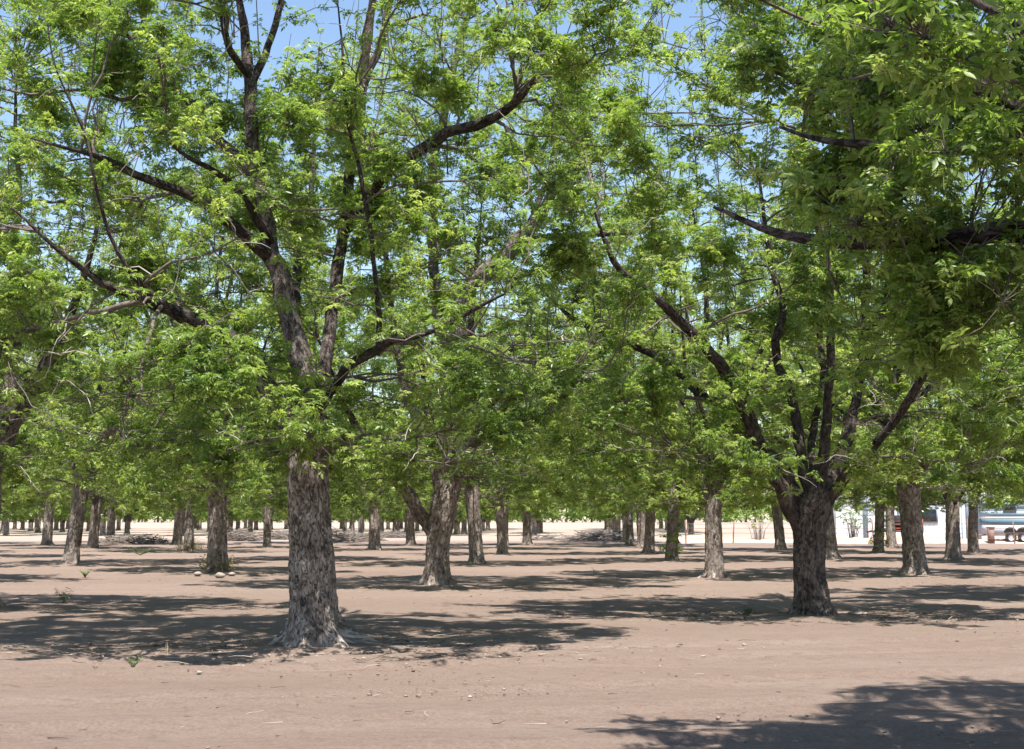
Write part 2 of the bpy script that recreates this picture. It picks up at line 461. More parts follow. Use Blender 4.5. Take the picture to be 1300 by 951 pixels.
def grow_tree(name, seed, spine, limbs, env, n2=110, n3=620, nshoot=3200, lod=1, rmax=.06, sprouts=50, twigs=90, flare=1.0, base=(0, 0, 0),
              sides=72, rows=110, cut_ends=(), shoot_scale=1.0, leafmat=None, suckers=None, inner=.3, nroot=7, low=0, nosec=(), extra=None, bark=None):
    """a whole tree: Empty > trunk, limbs, branching, dead twigs, foliage.  all coordinates are relative to the base"""
    g = Grower(seed); rng = g.rng
    root = empty(name, base)
    trunk_mesh(seed, spine, sides, rows, flare, nroot).build("trunk", bark or BARK, root, True)
    late = []
    for k, P in enumerate(limbs):
        pts, rad = g.limb(P)
        mb = MB()
        tube(mb, pts, rad, 14 if lod < 2 else 6, lumpy(seed * 31 + k) if lod < 2 else None)
        if k in cut_ends:                                   # the sawn end of a pruned limb
            dirv = pts[-1] - pts[-2]; dirv /= np.linalg.norm(dirv)
            tube(mb, [pts[-1] - dirv * .01, pts[-1] + dirv * .012], [rad[-1] * 1.06] * 2, 14, mi=1)
            mb.build("limb", [LIMB_BARK, CUT], root, True)
            keep = np.arange(len(pts)) < len(pts) - 3
            g.note(pts[keep], rad[keep])
        else:
            mb.build("limb", [bark or BARK], root, True)
            if k in nosec: late.append((pts, rad))
            else: g.note(pts, rad)
    br = MB()
    T2 = crown_points(rng, n2, env)
    dd = np.array([np.min(np.linalg.norm(g.p - t, axis=1)) for t in T2])
    for t in T2[np.argsort(dd)]:
        g.branch_to(br, t, .011, .010, 6 if lod < 2 else 4, .02, rmax=rmax)
    for a_, b_ in late: g.note(a_, b_)
    T3 = crown_points(rng, n3, env)
    if low:                                                # hanging skirt low round the crown
        e = (env[0], env[1], env[2] * .88, env[3] - .1, env[3] + 1.6, env[3] + .9) + tuple(env[6:])
        T3 = np.vstack([T3, crown_points(rng, low, e)])
    if extra:                                              # the dense side of a crown
        lo_, hi_ = np.array(extra[1]), np.array(extra[2])
        T3 = np.vstack([T3, (lo_ + hi_) / 2 + np.clip(rng.normal(0, .27, (extra[0], 3)), -.5, .5) * (hi_ - lo_)])
    for t in T3:
        g.branch_to(br, t, .006, .005, 4 if lod < 2 else 3, .008, 3.2, up=.05)
    # upright water shoots through the top
    up_pos, up_sc = [], []
    cand = np.nonzero((g.p[:, 2] > env[5] - .5) & (g.r < .05))[0]
    if len(cand):
        w = (g.p[cand, 2] - env[5] + 1.0) ** .5
        vx = np.floor(g.p[cand] / .6).astype(int); _, inv, cnt = np.unique(vx, axis=0, return_inverse=True, return_counts=True)
        w = w / cnt[inv.ravel()]; w = w / w.sum()
        for i in rng.choice(cand, min(sprouts, len(cand) // 2), replace=False, p=w):
            L = rng.uniform(.8, 2.3)
            n = max(4, int(L / .25)); p = g.p[i]
            d = np.array([rng.normal(0, .14), rng.normal(0, .14), 1.0])
            pts = p + d * np.linspace(0, L, n)[:, None] + np.cumsum(rng.normal(0, .012, (n, 3)), 0)
            tube(br, pts, np.linspace(.011, .003, n), 4, cap=False)
            for s in np.arange(.15, 1.0, .17 / L):
                if rng.random() < .85:
                    q = pts[int(s * (n - 1))] + rng.normal(0, .03, 3)
                    up_pos.append(q); up_sc.append(rng.uniform(.55, 1.0) * (1.15 - .45 * s))
    # leaf shoots at the thin wood
    thin = np.nonzero(g.r < .016)[0]
    clump = rng.uniform(0, 1, len(thin)) ** 2 + .12
    rr = np.hypot(g.p[thin, 0] - env[0], g.p[thin, 1] - env[1]) / env[2]
    cA, cB = VNoise(seed + 301), VNoise(seed + 302)
    q_ = g.p[thin]; c_ = cA(q_[:, 0] * 1.25 + 30, q_[:, 2] * 1.35) + cB(q_[:, 1] * 1.25 + 30, q_[:, 2] * 1.1 + q_[:, 0] * .5)
    vox = np.floor(q_ / .45).astype(int); _, inv, cnt = np.unique(vox, axis=0, return_inverse=True, return_counts=True)
    clump /= cnt[inv.ravel()] ** .8
    vox = np.floor(q_ / 1.1 + .37).astype(int); _, inv, cnt = np.unique(vox, axis=0, return_inverse=True, return_counts=True)
    clump /= np.maximum(cnt[inv.ravel()], np.median(cnt)) ** .75                        # crowded wood carries fewer leaves each
    clump *= np.clip(.6 + c_, .15, None) ** 1.3
    clump *= inner + (1 - inner) * np.clip(rr * 1.3, 0, 1)
    if extra:
        q_ = g.p[thin]; inb = np.all((q_ > np.array(extra[1]) - .3) & (q_ < np.array(extra[2]) + .3), axis=1)
        clump[inb] *= extra[3]
    pick = rng.choice(thin, nshoot, p=clump / clump.sum())
    src = g.p[pick]
    pos = src + rng.normal(0, .12, (nshoot, 3)) + np.array([0, 0, .03])
    # little twigs, all at once
    mid = (src + pos) / 2 + rng.normal(0, .02, (nshoot, 3))
    a = rng.normal(0, 1, (nshoot, 3)); a /= np.linalg.norm(a, axis=1)[:, None]
    dv = pos - src; b = np.cross(dv, a); b /= np.linalg.norm(b, axis=1)[:, None] + 1e-9
    c = np.cross(dv, b); c /= np.linalg.norm(c, axis=1)[:, None] + 1e-9
    if lod < 2:
        tri = [b, -.5 * b + .87 * c, -.5 * b - .87 * c]
        V = np.stack([src + x * .0035 for x in tri] + [mid + x * .003 for x in tri] + [pos + x * .002 for x in tri], 1)
        qq = np.array([(r0 + k, r0 + (k + 1) % 3, r0 + 3 + (k + 1) % 3, r0 + 3 + k) for r0 in (0, 3) for k in range(3)])
        br.add(V.reshape(-1, 3), (qq[None] + (np.arange(nshoot) * 9)[:, None, None]).reshape(-1, 4))
    lf = MB()
    cl = VNoise(seed + 77)
    var = .50 + .22 * cl(pos[:, 0] * .9 + 20, pos[:, 2] * .9 + pos[:, 1]) + rng.normal(0, .15, nshoot)
    place_shoots(lf, rng, pos, rng.uniform(.55, 1.15, nshoot) * shoot_scale, var, lod)
    if up_pos:
        up_pos = np.array(up_pos); up_sc = np.array(up_sc)
        place_shoots(lf, rng, up_pos, up_sc * shoot_scale, .55 + rng.normal(0, .12, len(up_pos)), lod, True)
    if suckers:
        m, z1, rad = suckers
        a = rng.uniform(0, 2 * PI, m); zz = rng.uniform(.3, z1, m); rr = rad + rng.uniform(0, .18, m)
        place_shoots(lf, rng, np.stack([rr * np.cos(a), rr * np.sin(a), zz], 1), rng.uniform(.5, .9, m), .4 + rng.normal(0, .12, m), lod)
    lf.build("foliage", [leafmat or LEAF, CATKIN], root, False)
    if twigs:
        tw = br
        for _ in range(twigs):
            i = rng.integers(0, len(g.p))
            pts = crooked(rng, g.p[i], rng.uniform(.35, 1.1), down=rng.choice([0, .0, .5]))
            tube(tw, pts, np.linspace(.0085, .0025, len(pts)), 4, cap=False, mi=1)
            if rng.random() < .7:
                q = crooked(rng, pts[3], rng.uniform(.2, .45), 4)
                tube(tw, q, np.linspace(.005, .002, len(q)), 3, cap=False, mi=1)
    br.build("branching", [BRANCH, PALE_TWIG], root, True)
    return root

def px_limb(base, Y0, rows_):
    """rows: (px, py, depth offset, radius in px) -> rows of x, y, z, r relative to base"""
    out = []
    for (x, y, dy, r) in rows_:
        p = at(x, y, Y0 + dy) - base
        out.append((*p, r * (Y0 + dy) / F))
    return out

def generic_limbs(rng, zf, n=5, H=10.0, spread=3.4, r0=.15, lean=(0, 0)):
    L = []
    a0 = rng.uniform(0, 2 * PI)
    for k in range(n):
        a = a0 + 2 * PI * k / n + rng.normal(0, .25)
        s = spread * rng.uniform(.75, 1.1) if k else spread * .25
        h = H * (rng.uniform(.55, .85) if k else 1.0)
        bx, by = lean; c, d = math.cos(a), math.sin(a); r = r0 * rng.uniform(.75, 1.1)
        kk = rng.normal(0, .25, 4)
        P = [(bx - c * .03, by - d * .03, zf - .55, r * .85), (bx + c * .22, by + d * .22, zf, r),
             (bx + c * s * .33 + kk[0], by + d * s * .33 + kk[1], zf + h * .28, r * .74),
             (bx + c * s * .68 + kk[2], by + d * s * .68 + kk[3], zf + h * .6, r * .45),
             (bx + c * s, by + d * s, zf + h, r * .14)]
        L.append(P)
        # one fork
        q = P[2]; a2 = a + rng.choice([-1, 1]) * rng.uniform(.5, .9)
        L.append([(q[0], q[1], q[2], r * .5), (q[0] + math.cos(a2) * s * .35, q[1] + math.sin(a2) * s * .35, q[2] + h * .16, r * .38),
                  (q[0] + math.cos(a2) * s * .62, q[1] + math.sin(a2) * s * .62, q[2] + h * .42, r * .12)])
    return L

# ================================================================== THE NEAR TREES, traced
def trunk_spine(base, Y, rows_):
    return px_limb(base, Y, rows_)

trees_at = []      # ground positions already taken
GRP = "pecan trees in the orchard rows"

def near_tree(name_label, seed, bx, by, spine_px, limbs_px, **kw):
    b = ground_at(bx, by); Y = b[1]; b[2] = 0
    trees_at.append((b[0], b[1]))
    sp = px_limb(b, Y, spine_px)
    sp = [(p[0], p[1], p[2] if i else -.06, p[3]) for i, p in enumerate(sp)]
    lm = [px_limb(b, Y, l) for l in limbs_px]
    t = grow_tree("pecan_tree", seed, sp, lm, base=tuple(b), **kw)
    return tag(t, name_label, "tree", GRP)

# tree 1: thick flared trunk, left of centre
near_tree("big nearest pecan tree with a thick pale trunk flaring into spread roots, left of centre", 101, 400, 822,
    [(398, 822, 0, 31), (399, 800, 0, 30), (398, 747, 0, 28), (396, 700, 0, 26.5), (393, 650, 0, 25), (390, 600, 0, 25), (391, 560, 0, 24), (391, 525, 0, 22), (391, 500, 0, 17)],
    [
     [(385, 565, 0, 15), (366, 538, -.1, 17), (345, 495, -.3, 14), (325, 456, -.5, 13), (294, 432, -.8, 11), (250, 410, -1.1, 9), (210, 393, -1.3, 8), (183, 381, -1.5, 7), (129, 358, -1.8, 5), (68, 312, -2.1, 3), (15, 262, -2.3, 1.2)],
     [(394, 545, 0, 17), (390, 490, .1, 16), (383, 449, .2, 14), (369, 405, .3, 13), (352, 344, .4, 13), (338, 270, .5, 10), (325, 210, .6, 9.5), (318, 162, .7, 9), (318, 102, .8, 8), (312, 45, .9, 6), (303, -20, 1, 4), (300, -120, 1.1, 1)],
     [(318, 110, .8, 5.5), (336, 70, 1.1, 5), (350, 30, 1.3, 4.5), (364, -30, 1.5, 3), (372, -100, 1.6, 1)],
     [(319, 100, .8, 5), (292, 62, .3, 4.5), (283, 20, .1, 4), (276, -40, 0, 2.5), (268, -100, 0, 1)],
     [(344, 325, .4, 8), (330, 318, .2, 9), (300, 288, -.3, 7.5), (271, 264, -.6, 7), (237, 247, -.9, 6), (203, 235, -1.2, 5.5), (169, 220, -1.4, 5), (135, 203, -1.6, 4), (85, 188, -1.9, 2.5), (40, 176, -2.1, 1)],
     [(345, 310, .4, 5), (332, 288, .0, 5.5), (315, 262, -.4, 5), (298, 237, -.7, 4.5), (275, 218, -1, 4), (244, 203, -1.2, 3), (217, 183, -1.4, 2), (196, 160, -1.5, 1)],
     [(323, 222, .6, 8), (308, 206, .7, 7.5), (288, 188, .9, 7.5), (264, 162, 1.3, 7), (247, 146, 1.5, 6), (230, 122, 1.7, 6), (210, 95, 1.9, 5.5), (196, 78, 2.1, 5), (169, 50, 2.4, 4), (140, 38, 2.6, 2.5), (100, 10, 2.8, 1)],
     [(196, 80, 2.1, 3.5), (188, 40, 2.3, 3.5), (178, 5, 2.4, 3), (170, -50, 2.5, 1.5)],
     [(230, 405, -1.2, 6), (206, 385, -1.6, 6), (190, 370, -1.7, 4.5), (170, 352, -1.9, 3.5), (140, 300, -2.1, 2.4), (124, 240, -2.3, 2), (108, 170, -2.4, 1.7), (72, 90, -2.6, 1.2), (60, 30, -2.7, 1)],
     [(396, 550, 0, 8), (410, 510, -.3, 7.5), (438, 468, -.8, 6.5), (470, 450, -1.2, 6), (500, 432, -1.6, 4.5), (540, 425, -2, 3), (590, 400, -2.4, 3), (640, 372, -2.8, 1.2)],
     [(479, 452, -1.3, 3.6), (482, 415, -1.35, 3.4), (477, 365, -1.4, 3.2), (471, 300, -1.45, 3), (464, 257, -1.5, 3), (455, 210, -1.5, 2.6), (441, 150, -1.6, 2.2), (435, 70, -1.7, 1.8), (430, 10, -1.7, 1)],
     [(398, 540, .1, 11), (408, 480, .6, 9.5), (420, 410, 1.1, 8.5), (430, 345, 1.5, 8), (437, 285, 1.8, 7.5), (446, 220, 2.1, 7), (455, 160, 2.3, 6.5), (462, 95, 2.5, 6), (469, 35, 2.7, 5.5), (477, -30, 2.9, 4.5), (482, -110, 3, 1.5)],
     [(460, 115, 2.5, 5), (478, 70, 2.7, 5), (492, 20, 2.9, 4.5), (500, -40, 3, 2)],
     [(434, 305, 1.7, 7), (448, 272, 1.6, 7), (474, 240, 1.4, 7), (504, 210, 1.2, 7.5), (531, 192, 1.0, 7.5), (559, 175, .8, 7.5), (579, 166, .7, 7), (606, 156, .5, 7), (640, 142, .3, 6.5), (660, 122, .2, 6), (680, 102, .1, 5.5)],
     [(392, 530, .1, 9), (380, 470, 1.2, 10), (372, 400, 2.2, 8), (380, 330, 3.2, 6), (395, 250, 3.9, 4), (400, 150, 4.3, 2), (405, 60, 4.5, 1)],
    ], cut_ends=(13,), env=(-.35, 0, 4.7, 2.15, 11.2, 6.4), n2=120, n3=800, nshoot=11500, shoot_scale=.60, sprouts=70, twigs=190, flare=1.15, sides=128, rows=200, inner=.4, low=110, nroot=8)

# tree 2: pale forked trunk behind and right of the first
near_tree("pale forked pecan tree behind and right of the thick flared trunk, broad limb reaching right", 202, 553, 746,
    [(553, 746, 0, 16.5), (555, 720, 0, 15), (556, 690, 0, 15), (560, 660, 0, 16.5), (565, 635, 0, 18), (568, 612, 0, 16)],
    [
     [(552, 680, 0, 8), (535, 657, 0, 9.5), (515, 624, -.3, 8), (491, 594, -.6, 7), (467, 565, -.9, 6), (440, 520, -1.5, 4), (420, 470, -2, 2), (400, 420, -2.5, 1)],
     [(568, 640, 0, 12), (566, 590, .2, 9), (575, 548, .4, 8), (586, 500, .6, 7.5), (592, 465, .8, 6.5), (598, 400, 1.2, 4), (606, 330, 1.6, 2.5), (612, 250, 2, 1)],
     [(572, 630, 0, 11), (588, 577, -.3, 8.5), (606, 553, -.8, 7.5), (633, 526, -1.4, 6), (650, 505, -1.8, 5), (690, 470, -2.6, 3), (730, 420, -3.3, 1.3)],
     [(562, 640, 0, 12), (562, 580, -.2, 11), (572, 500, -.5, 10.5), (580, 430, -.7, 10.5), (592, 370, -.8, 10.5), (618, 345, -.9, 10.5), (642, 322, -1, 10), (664, 300, -1.1, 9.5), (682, 278, -1.2, 8.5), (700, 248, -1.3, 7), (720, 226, -1.4, 6), (740, 208, -1.5, 5), (765, 198, -1.6, 3), (790, 175, -1.8, 1.2)],
     [(655, 310, -1.1, 5), (680, 303, -1.2, 4.5), (707, 301, -1.3, 4.5), (745, 298, -1.4, 4), (797, 295, -1.5, 3.6)],
     [(560, 630, 0, 9), (572, 560, .6, 8), (566, 480, 1, 7.5), (556, 400, 1.3, 7), (550, 310, 1.6, 6.5), (550, 216, 1.8, 6), (563, 150, 2, 5.5), (569, 118, 2.1, 5), (577, 85, 2.2, 4.5), (584, 45, 2.3, 4), (598, 5, 2.4, 3), (610, -60, 2.5, 1)],
     [(720, 228, -1.4, 3.5), (722, 190, -1.2, 3.2), (735, 150, -1, 2.6), (738, 90, -.9, 2), (745, 20, -.8, 1)],
     [(664, 300, -1.1, 4), (690, 240, -.6, 3.5), (705, 190, -.2, 3), (712, 130, .2, 2), (716, 60, .4, 1)],
     [(560, 620, 0, 8), (530, 540, .8, 7), (508, 460, 1.4, 5.5), (495, 380, 1.9, 4), (488, 300, 2.3, 3), (480, 200, 2.8, 1.5)],
    ], cut_ends=(4,), env=(.3, 0, 5.2, 2.3, 12.9, 6.8), n2=130, n3=800, nshoot=8200, shoot_scale=.70, sprouts=90, twigs=150, flare=.8, sides=96, rows=130, inner=.3, low=100, nroot=7)

# tree 3: trunk right of centre, shade painted into its bark
near_tree("dark stout pecan tree right of centre with two long limbs rising to the left", 303, 1030, 783,
    [(1031, 783, 0, 23), (1030, 760, 0, 21), (1027, 720, 0, 19.5), (1027, 690, 0, 19.5), (1029, 665, 0, 21), (1034, 640, 0, 22), (1038, 622, 0, 20)],
    [
     [(1030, 712, 0, 8), (1017, 676, 0, 10), (1000, 642, -.1, 10), (988, 617, -.2, 9.5), (975, 585, -.4, 9), (955, 537, -.7, 8.5), (931, 490, -1, 8), (904, 449, -1.3, 7.5), (880, 420, -1.6, 7), (846, 390, -1.9, 6), (826, 371, -2.1, 5.5), (789, 344, -2.4, 4.5), (772, 317, -2.6, 3.5), (755, 270, -2.8, 1.5)],
     [(1020, 650, 0, 8), (996, 603, .2, 8), (975, 575, .3, 7.5), (941, 530, .6, 7), (914, 512, .8, 6), (887, 500, 1, 5.5), (850, 463, 1.3, 5), (802, 439, 1.6, 4.5), (768, 422, 1.8, 4), (728, 405, 2, 3), (690, 370, 2.2, 1.2)],
     [(1030, 650, 0, 9), (1018, 590, .2, 7), (1012, 534, .4, 6.5), (1003, 495, .5, 6), (989, 465, .7, 5.5), (985, 432, .8, 5.5), (995, 405, .9, 5), (989, 368, 1, 4.5), (980, 340, 1.1, 4), (972, 290, 1.2, 3), (965, 230, 1.3, 1.5)],
     [(1036, 650, 0, 12), (1042, 597, .0, 9), (1048, 540, -.1, 6.5), (1053, 480, -.2, 5.5), (1056, 415, -.3, 5), (1050, 340, -.4, 7), (1036, 270, -.4, 6), (1026, 223, -.5, 5), (1022, 160, -.5, 3), (1020, 90, -.5, 1.2)],
     [(1042, 650, 0, 12), (1058, 600, .4, 10), (1074, 560, .7, 8), (1090, 500, 1, 6.5), (1098, 430, 1.3, 6), (1100, 340, 1.6, 5.5), (1099, 254, 1.8, 6), (1096, 205, 1.9, 5), (1090, 140, 2, 3), (1086, 70, 2.1, 1.2)],
     [(1094, 470, 1.1, 5), (1120, 410, .6, 5), (1131, 330, .2, 4.5), (1131, 264, 0, 4), (1129, 205, 0, 3), (1128, 130, 0, 1.3)],
     [(1046, 640, 0, 8), (1086, 590, -.5, 6.5), (1125, 550, -1, 5.5), (1160, 500, -1.5, 5.5), (1190, 440, -2, 4), (1210, 370, -2.3, 2), (1220, 310, -2.5, 1)],
     [(1040, 630, 0, 7), (1030, 560, 1.2, 5), (1045, 480, 2.2, 4), (1040, 400, 3, 4), (1050, 310, 3.6, 2.5), (1052, 220, 4, 1.2)],
    ], env=(.1, 0, 4.8, 2.2, 11.2, 6.0), n2=120, n3=800, nshoot=9000, shoot_scale=.66, sprouts=80, twigs=150, flare=.75, sides=110, rows=150, inner=.6, low=160, nroot=6, bark=BARK_SHADED)

# tree at the left edge, its trunk outside the photograph
_bT0 = at(-30, 774, 23.5); _bT0[2] = 0
trees_at.append((_bT0[0], _bT0[1]))
T0 = grow_tree("pecan_tree", 404, [(0, 0, -.06, .33), (0, 0, .4, .30), (.02, 0, 1.3, .28), (0, 0, 2.2, .29), (0, 0, 2.7, .24)],
    [px_limb(_bT0, 23.5, l) for l in [
      [(-32, 640, 0, 16), (-15, 590, 0, 17), (4, 548, 0, 16), (22, 518, -.1, 15), (38, 490, -.2, 13), (53, 472, -.3, 10), (75, 430, -.5, 7), (100, 370, -.8, 5), (120, 300, -1, 3), (130, 230, -1.2, 1)],
      [(-35, 640, 0, 13), (-8, 575, .3, 12), (6, 530, .6, 10), (14, 480, .8, 9), (20, 420, 1, 7), (16, 340, 1.2, 5.5), (24, 250, 1.4, 4), (20, 160, 1.5, 2.5), (22, 80, 1.6, 1)],
      [(-40, 640, 0, 14), (-80, 560, -.3, 12), (-120, 460, -.6, 9), (-150, 340, -1, 6), (-170, 200, -1.2, 2)],
      [(-38, 640, 0, 12), (-50, 540, 1.2, 10), (-60, 420, 2, 8), (-50, 280, 2.8, 5), (-55, 120, 3.2, 1.5)]]],
    env=(.4, 0, 4.6, 2.2, 11.6, 6.4), n2=110, n3=700, nshoot=8200, shoot_scale=.66, sprouts=60, twigs=110, base=tuple(_bT0), inner=.3, low=90)
tag(T0, "pecan tree at the left edge, only its leaning dark fork and leafy crown in view", "tree", GRP)

# the tree overhanging the top right corner, trunk outside the photograph
_bR = np.array([6.1, 6.4, 0.0]); trees_at.append((6.1, 6.4))
def rl(rows_):
    return [(*(at(x, y, Y) - _bR), r * Y / F) for (x, y, Y, r) in rows_]
TR = grow_tree("pecan_tree", 505, [(0, 0, -.06, .34), (0, 0, .5, .31), (-.03, 0, 1.5, .29), (-.05, 0, 2.4, .30), (-.05, 0, 2.9, .24)],
    [
     [(-.05, 0, 2.1, .10), (-.9, .1, 2.75, .09)] + rl([(1600, 312, 6.6, 17), (1420, 305, 6.7, 16), (1300, 300, 6.8, 15), (1230, 304, 7.0, 14), (1160, 309, 7.2, 12), (1050, 305, 7.6, 8.5), (990, 296, 7.8, 6), (940, 277, 8.0, 3.6), (908, 262, 8.1, 2)]),
     [(-.05, 0, 2.4, .10), (-.8, -.1, 3.0, .09)] + rl([(1560, 200, 6.4, 15), (1400, 192, 6.6, 13), (1300, 188, 6.7, 11), (1200, 184, 6.8, 9), (1120, 186, 7.0, 7), (1050, 178, 7.2, 4), (990, 160, 7.4, 2)]),
     [(-.05, 0, 2.5, .12), (-1.1, -.5, 3.1, .10)] + rl([(1500, 240, 5.7, 18), (1340, 170, 5.9, 15), (1242, 108, 6.0, 13), (1215, 94, 6.05, 12), (1181, 73, 6.1, 11.5), (1154, 47, 6.15, 10), (1124, 22, 6.2, 8), (1080, -10, 6.3, 6), (1020, -60, 6.5, 3)]),
     [(0, 0, 2.6, .12), (-.6, -.6, 3.6, .10)] + rl([(1500, 130, 5.2, 14), (1340, 60, 5.3, 12), (1290, 22, 5.4, 9), (1250, 5, 5.5, 7), (1200, -30, 5.6, 4)]),
     [(0, 0, 2.3, .2), (.3, .2, 3.5, .18), (.7, .6, 6, .12), (.5, 1.2, 9, .06), (.4, 1.4, 11, .015)],
     [(0, 0, 2.3, .18), (-.3, .4, 3.7, .16), (-1.2, 1.2, 6, .1), (-1.9, 1.5, 8.5, .05), (-2.2, 1.6, 10.5, .012)],
     [(0, 0, 2.2, .18), (.8, -.3, 3.2, .15), (2.2, -.9, 5, .1), (3.2, -1.4, 7.5, .03)],
     [(0, 0, 2.3, .15), (-.1, 1.0, 3.2, .12), (-.5, 2.6, 4.6, .08), (-.8, 3.6, 6.5, .02)],
     [(0, 0, 2.4, .15), (-.6, -1.0, 3.6, .12), (-1.4, -2.2, 5.5, .07), (-1.8, -2.9, 7.5, .02)],
    ], cut_ends=(), bark=BARK_SHADED, env=(.15, -.2, 5.0, 2.5, 12.5, 7.2, .85), n2=150, n3=1200, nshoot=18500, shoot_scale=.50, rmax=.03, nosec=(0, 1, 2, 3), extra=(380, (-4.15, -.3, 2.45), (-1.6, 2.2, 4.8), 2.3), lod=0, sprouts=30, twigs=60, base=tuple(_bR), inner=.55, low=120)  # upper crown, out of view, widened to shade the leaves below
tag(TR, "shaded pecan tree overhanging the top right corner, its dark limbs and drooping leaves close by", "tree", GRP)

# ================================================================== ordinary trees: five of a kind, then copies
protos = []
for k, (zf, n, H, spr, r0, tr, lean) in enumerate([(2.7, 5, 9.6, 3.3, .15, .27, (.05, 0)), (3.1, 4, 10.2, 3.1, .16, .25, (-.12, .05)),
                                                  (2.5, 6, 9.2, 3.5, .13, .29, (.1, .0)), (2.9, 5, 10.5, 3.2, .15, .24, (.22, .1)), (2.6, 5, 9.0, 3.4, .15, .30, (-.05, 0))]):
    rng = np.random.default_rng(900 + k)
    sp = [(0, 0, -.06, tr * 1.08), (0, 0, .3, tr * 1.0), (lean[0] * .3, lean[1] * .3, 1.1, tr * .92), (lean[0] * .7, lean[1] * .7, zf - .7, tr * .9), (lean[0], lean[1], zf - .1, tr * .95), (lean[0], lean[1], zf + .3, tr * .7)]
    t = grow_tree("pecan_tree", 900 + k, sp, generic_limbs(rng, zf, n, H, spr, r0, lean), env=(0, 0, 4.7, 2.2, 12.0, 6.2),
                  n2=100, n3=560, nshoot=4700, lod=1, sprouts=80, twigs=70, flare=.8, sides=56, rows=70, shoot_scale=.84, low=110,
                  suckers=(60, 2.2, .3) if k == 3 else None)
    protos.append(t)
used = [False] * 5

def place_tree(x, y, k, rz, s, label, group=GRP):
    if used[k]: t = copy_tree(protos[k])
    else: t = protos[k]; used[k] = True
    t.location = (x, y, 0); t.rotation_euler = (0, 0, round(rz / 3.14159) * PI + ((rz * 7.3) % 1 - .5) * .9); gw = .84 + .26 * ((x * 3.71 + y * 1.37) % 1); t.scale = (s * gw ** .5, s * gw ** .5, s)
    t.rotation_euler.x = ((y * 5.3) % 1 - .5) * .07; t.rotation_euler.y = ((x * 4.1) % 1 - .5) * .09
    tag(t, label, "tree", group); trees_at.append((x, y))
    return t

MEAS = [  # px, py, kind, turn, scale, label
 (275, 728, 4, .3, 1.0, "dark pecan tree left of the big flared trunk, white stones at its foot"),
 (605, 718, 1, 1.2, .95, "slim pecan tree on a pale root mound just right of the pale forked tree"),
 (907, 735, 0, 2.2, .86, "pecan tree standing just left of the dark stout forked tree, roots flaring right"),
 (1162, 730, 2, 3.9, 1.02, "pecan tree with patchy pale bark in front of the red trailer"),
 (638, 705, 1, 5.2, .9, "narrow mottled pecan trunk next right of the one on the pale root mound"),
 (88, 718, 1, 3.3, 1.0, "leaning pecan tree near the left edge, its trunk tilting to the right"),
 (118, 697, 2, .9, 1.0, "pecan tree just right of and behind the leaning trunk at left"),
 (240, 701, 1, 4.4, .95, "pecan tree with pale mound and yellow weeds at its foot, left of the white stones"),
 (853, 714, 3, 1.0, .88, "pecan tree with leafy suckers up its trunk, left of the dark stout tree"),
 (824, 703, 0, .4, .88, "pale ribbed pecan trunk left of the one with leafy suckers"),
 (1211, 712, 4, 1.8, .92, "dark pecan tree right of the patchy pale trunk, white shed behind it"),
 (1055, 711, 2, 2.9, .98, "pecan tree half hidden behind the right side of the dark stout tree"),
 (475, 699, 4, 5.0, .92, "dark flared pecan trunk midway between the thick flared trunk and the pale forked tree"),
 (339, 696, 1, .2, .85, "slim dark pecan tree close left of the thick flared trunk"),
 (521, 693, 2, 2.5, .9, "pecan tree seen just left of the pale forked tree's fork"),
 (1116, 703, 3, .6, .95, "ivy green pecan tree with leaves down to its foot, left of the patchy pale trunk"),
 (669, 692, 0, 4.1, .95, "pecan tree right of the narrow mottled trunk with a spreading pale foot"),
 (1236, 703, 1, 3.1, .9, "lumpy pale pecan trunk before the white shed, left of the brick pillar"),
 (140, 689, 4, 2.0, .9, "upright pecan tree behind the pair of trunks near the left edge"),
 (800, 692, 1, 5.5, .9, "slim pecan tree beside the sunlit gap in the middle, on its right side"),
]
for (px, py, k, rz, s, lab) in MEAS:
    g = ground_at(px, py)
    t = place_tree(g[0], g[1], k, rz, s, lab)
    if px == 88: t.rotation_euler = (0, R(9), .4)

# the rest of the first block, on the orchard's lattice
u = np.array([.58, 13.4]); v = np.array([6.85, 5.1]); o = np.array(trees_at[0])
ORD = ["first", "second", "third", "fourth", "fifth", "sixth", "seventh", "eighth", "ninth", "tenth", "eleventh"]
rng = np.random.default_rng(5)
rowname = {0: "behind the thick flared trunk", 1: "behind the dark stout tree"}
rows_of = {}
for i in range(-7, 9):
    n_in_row = 0
    for j in range(-5, 10):
        p = o + v * i + u * j
        if p[1] < 20 or p[1] > 91: continue
        if abs(p[0]) > p[1] * .371 + 5.5: continue
        if min(math.hypot(p[0] - a, p[1] - b) for a, b in trees_at) < 5.6: continue
        if p[0] > 9 and p[1] > 76: continue
        n_in_row += 1
        rn = rowname.get(i) or (f"{ORD[i - 2]} row right of the dark stout tree's row" if i > 1 else f"{ORD[-i - 1]} row left of the thick flared trunk's row")
        lab = f"pecan tree in the row {rn}, {int(round(p[1]))} metres back" if i in rowname else f"pecan tree in the {rn}, {int(round(p[1]))} metres back"
        q = p + rng.normal(0, .35, 2)
        place_tree(q[0], q[1], int(rng.choice([0, 1, 2, 4])), rng.uniform(0, 6.28), rng.uniform(.88, 1.0), lab)
print("block one", len(trees_at))

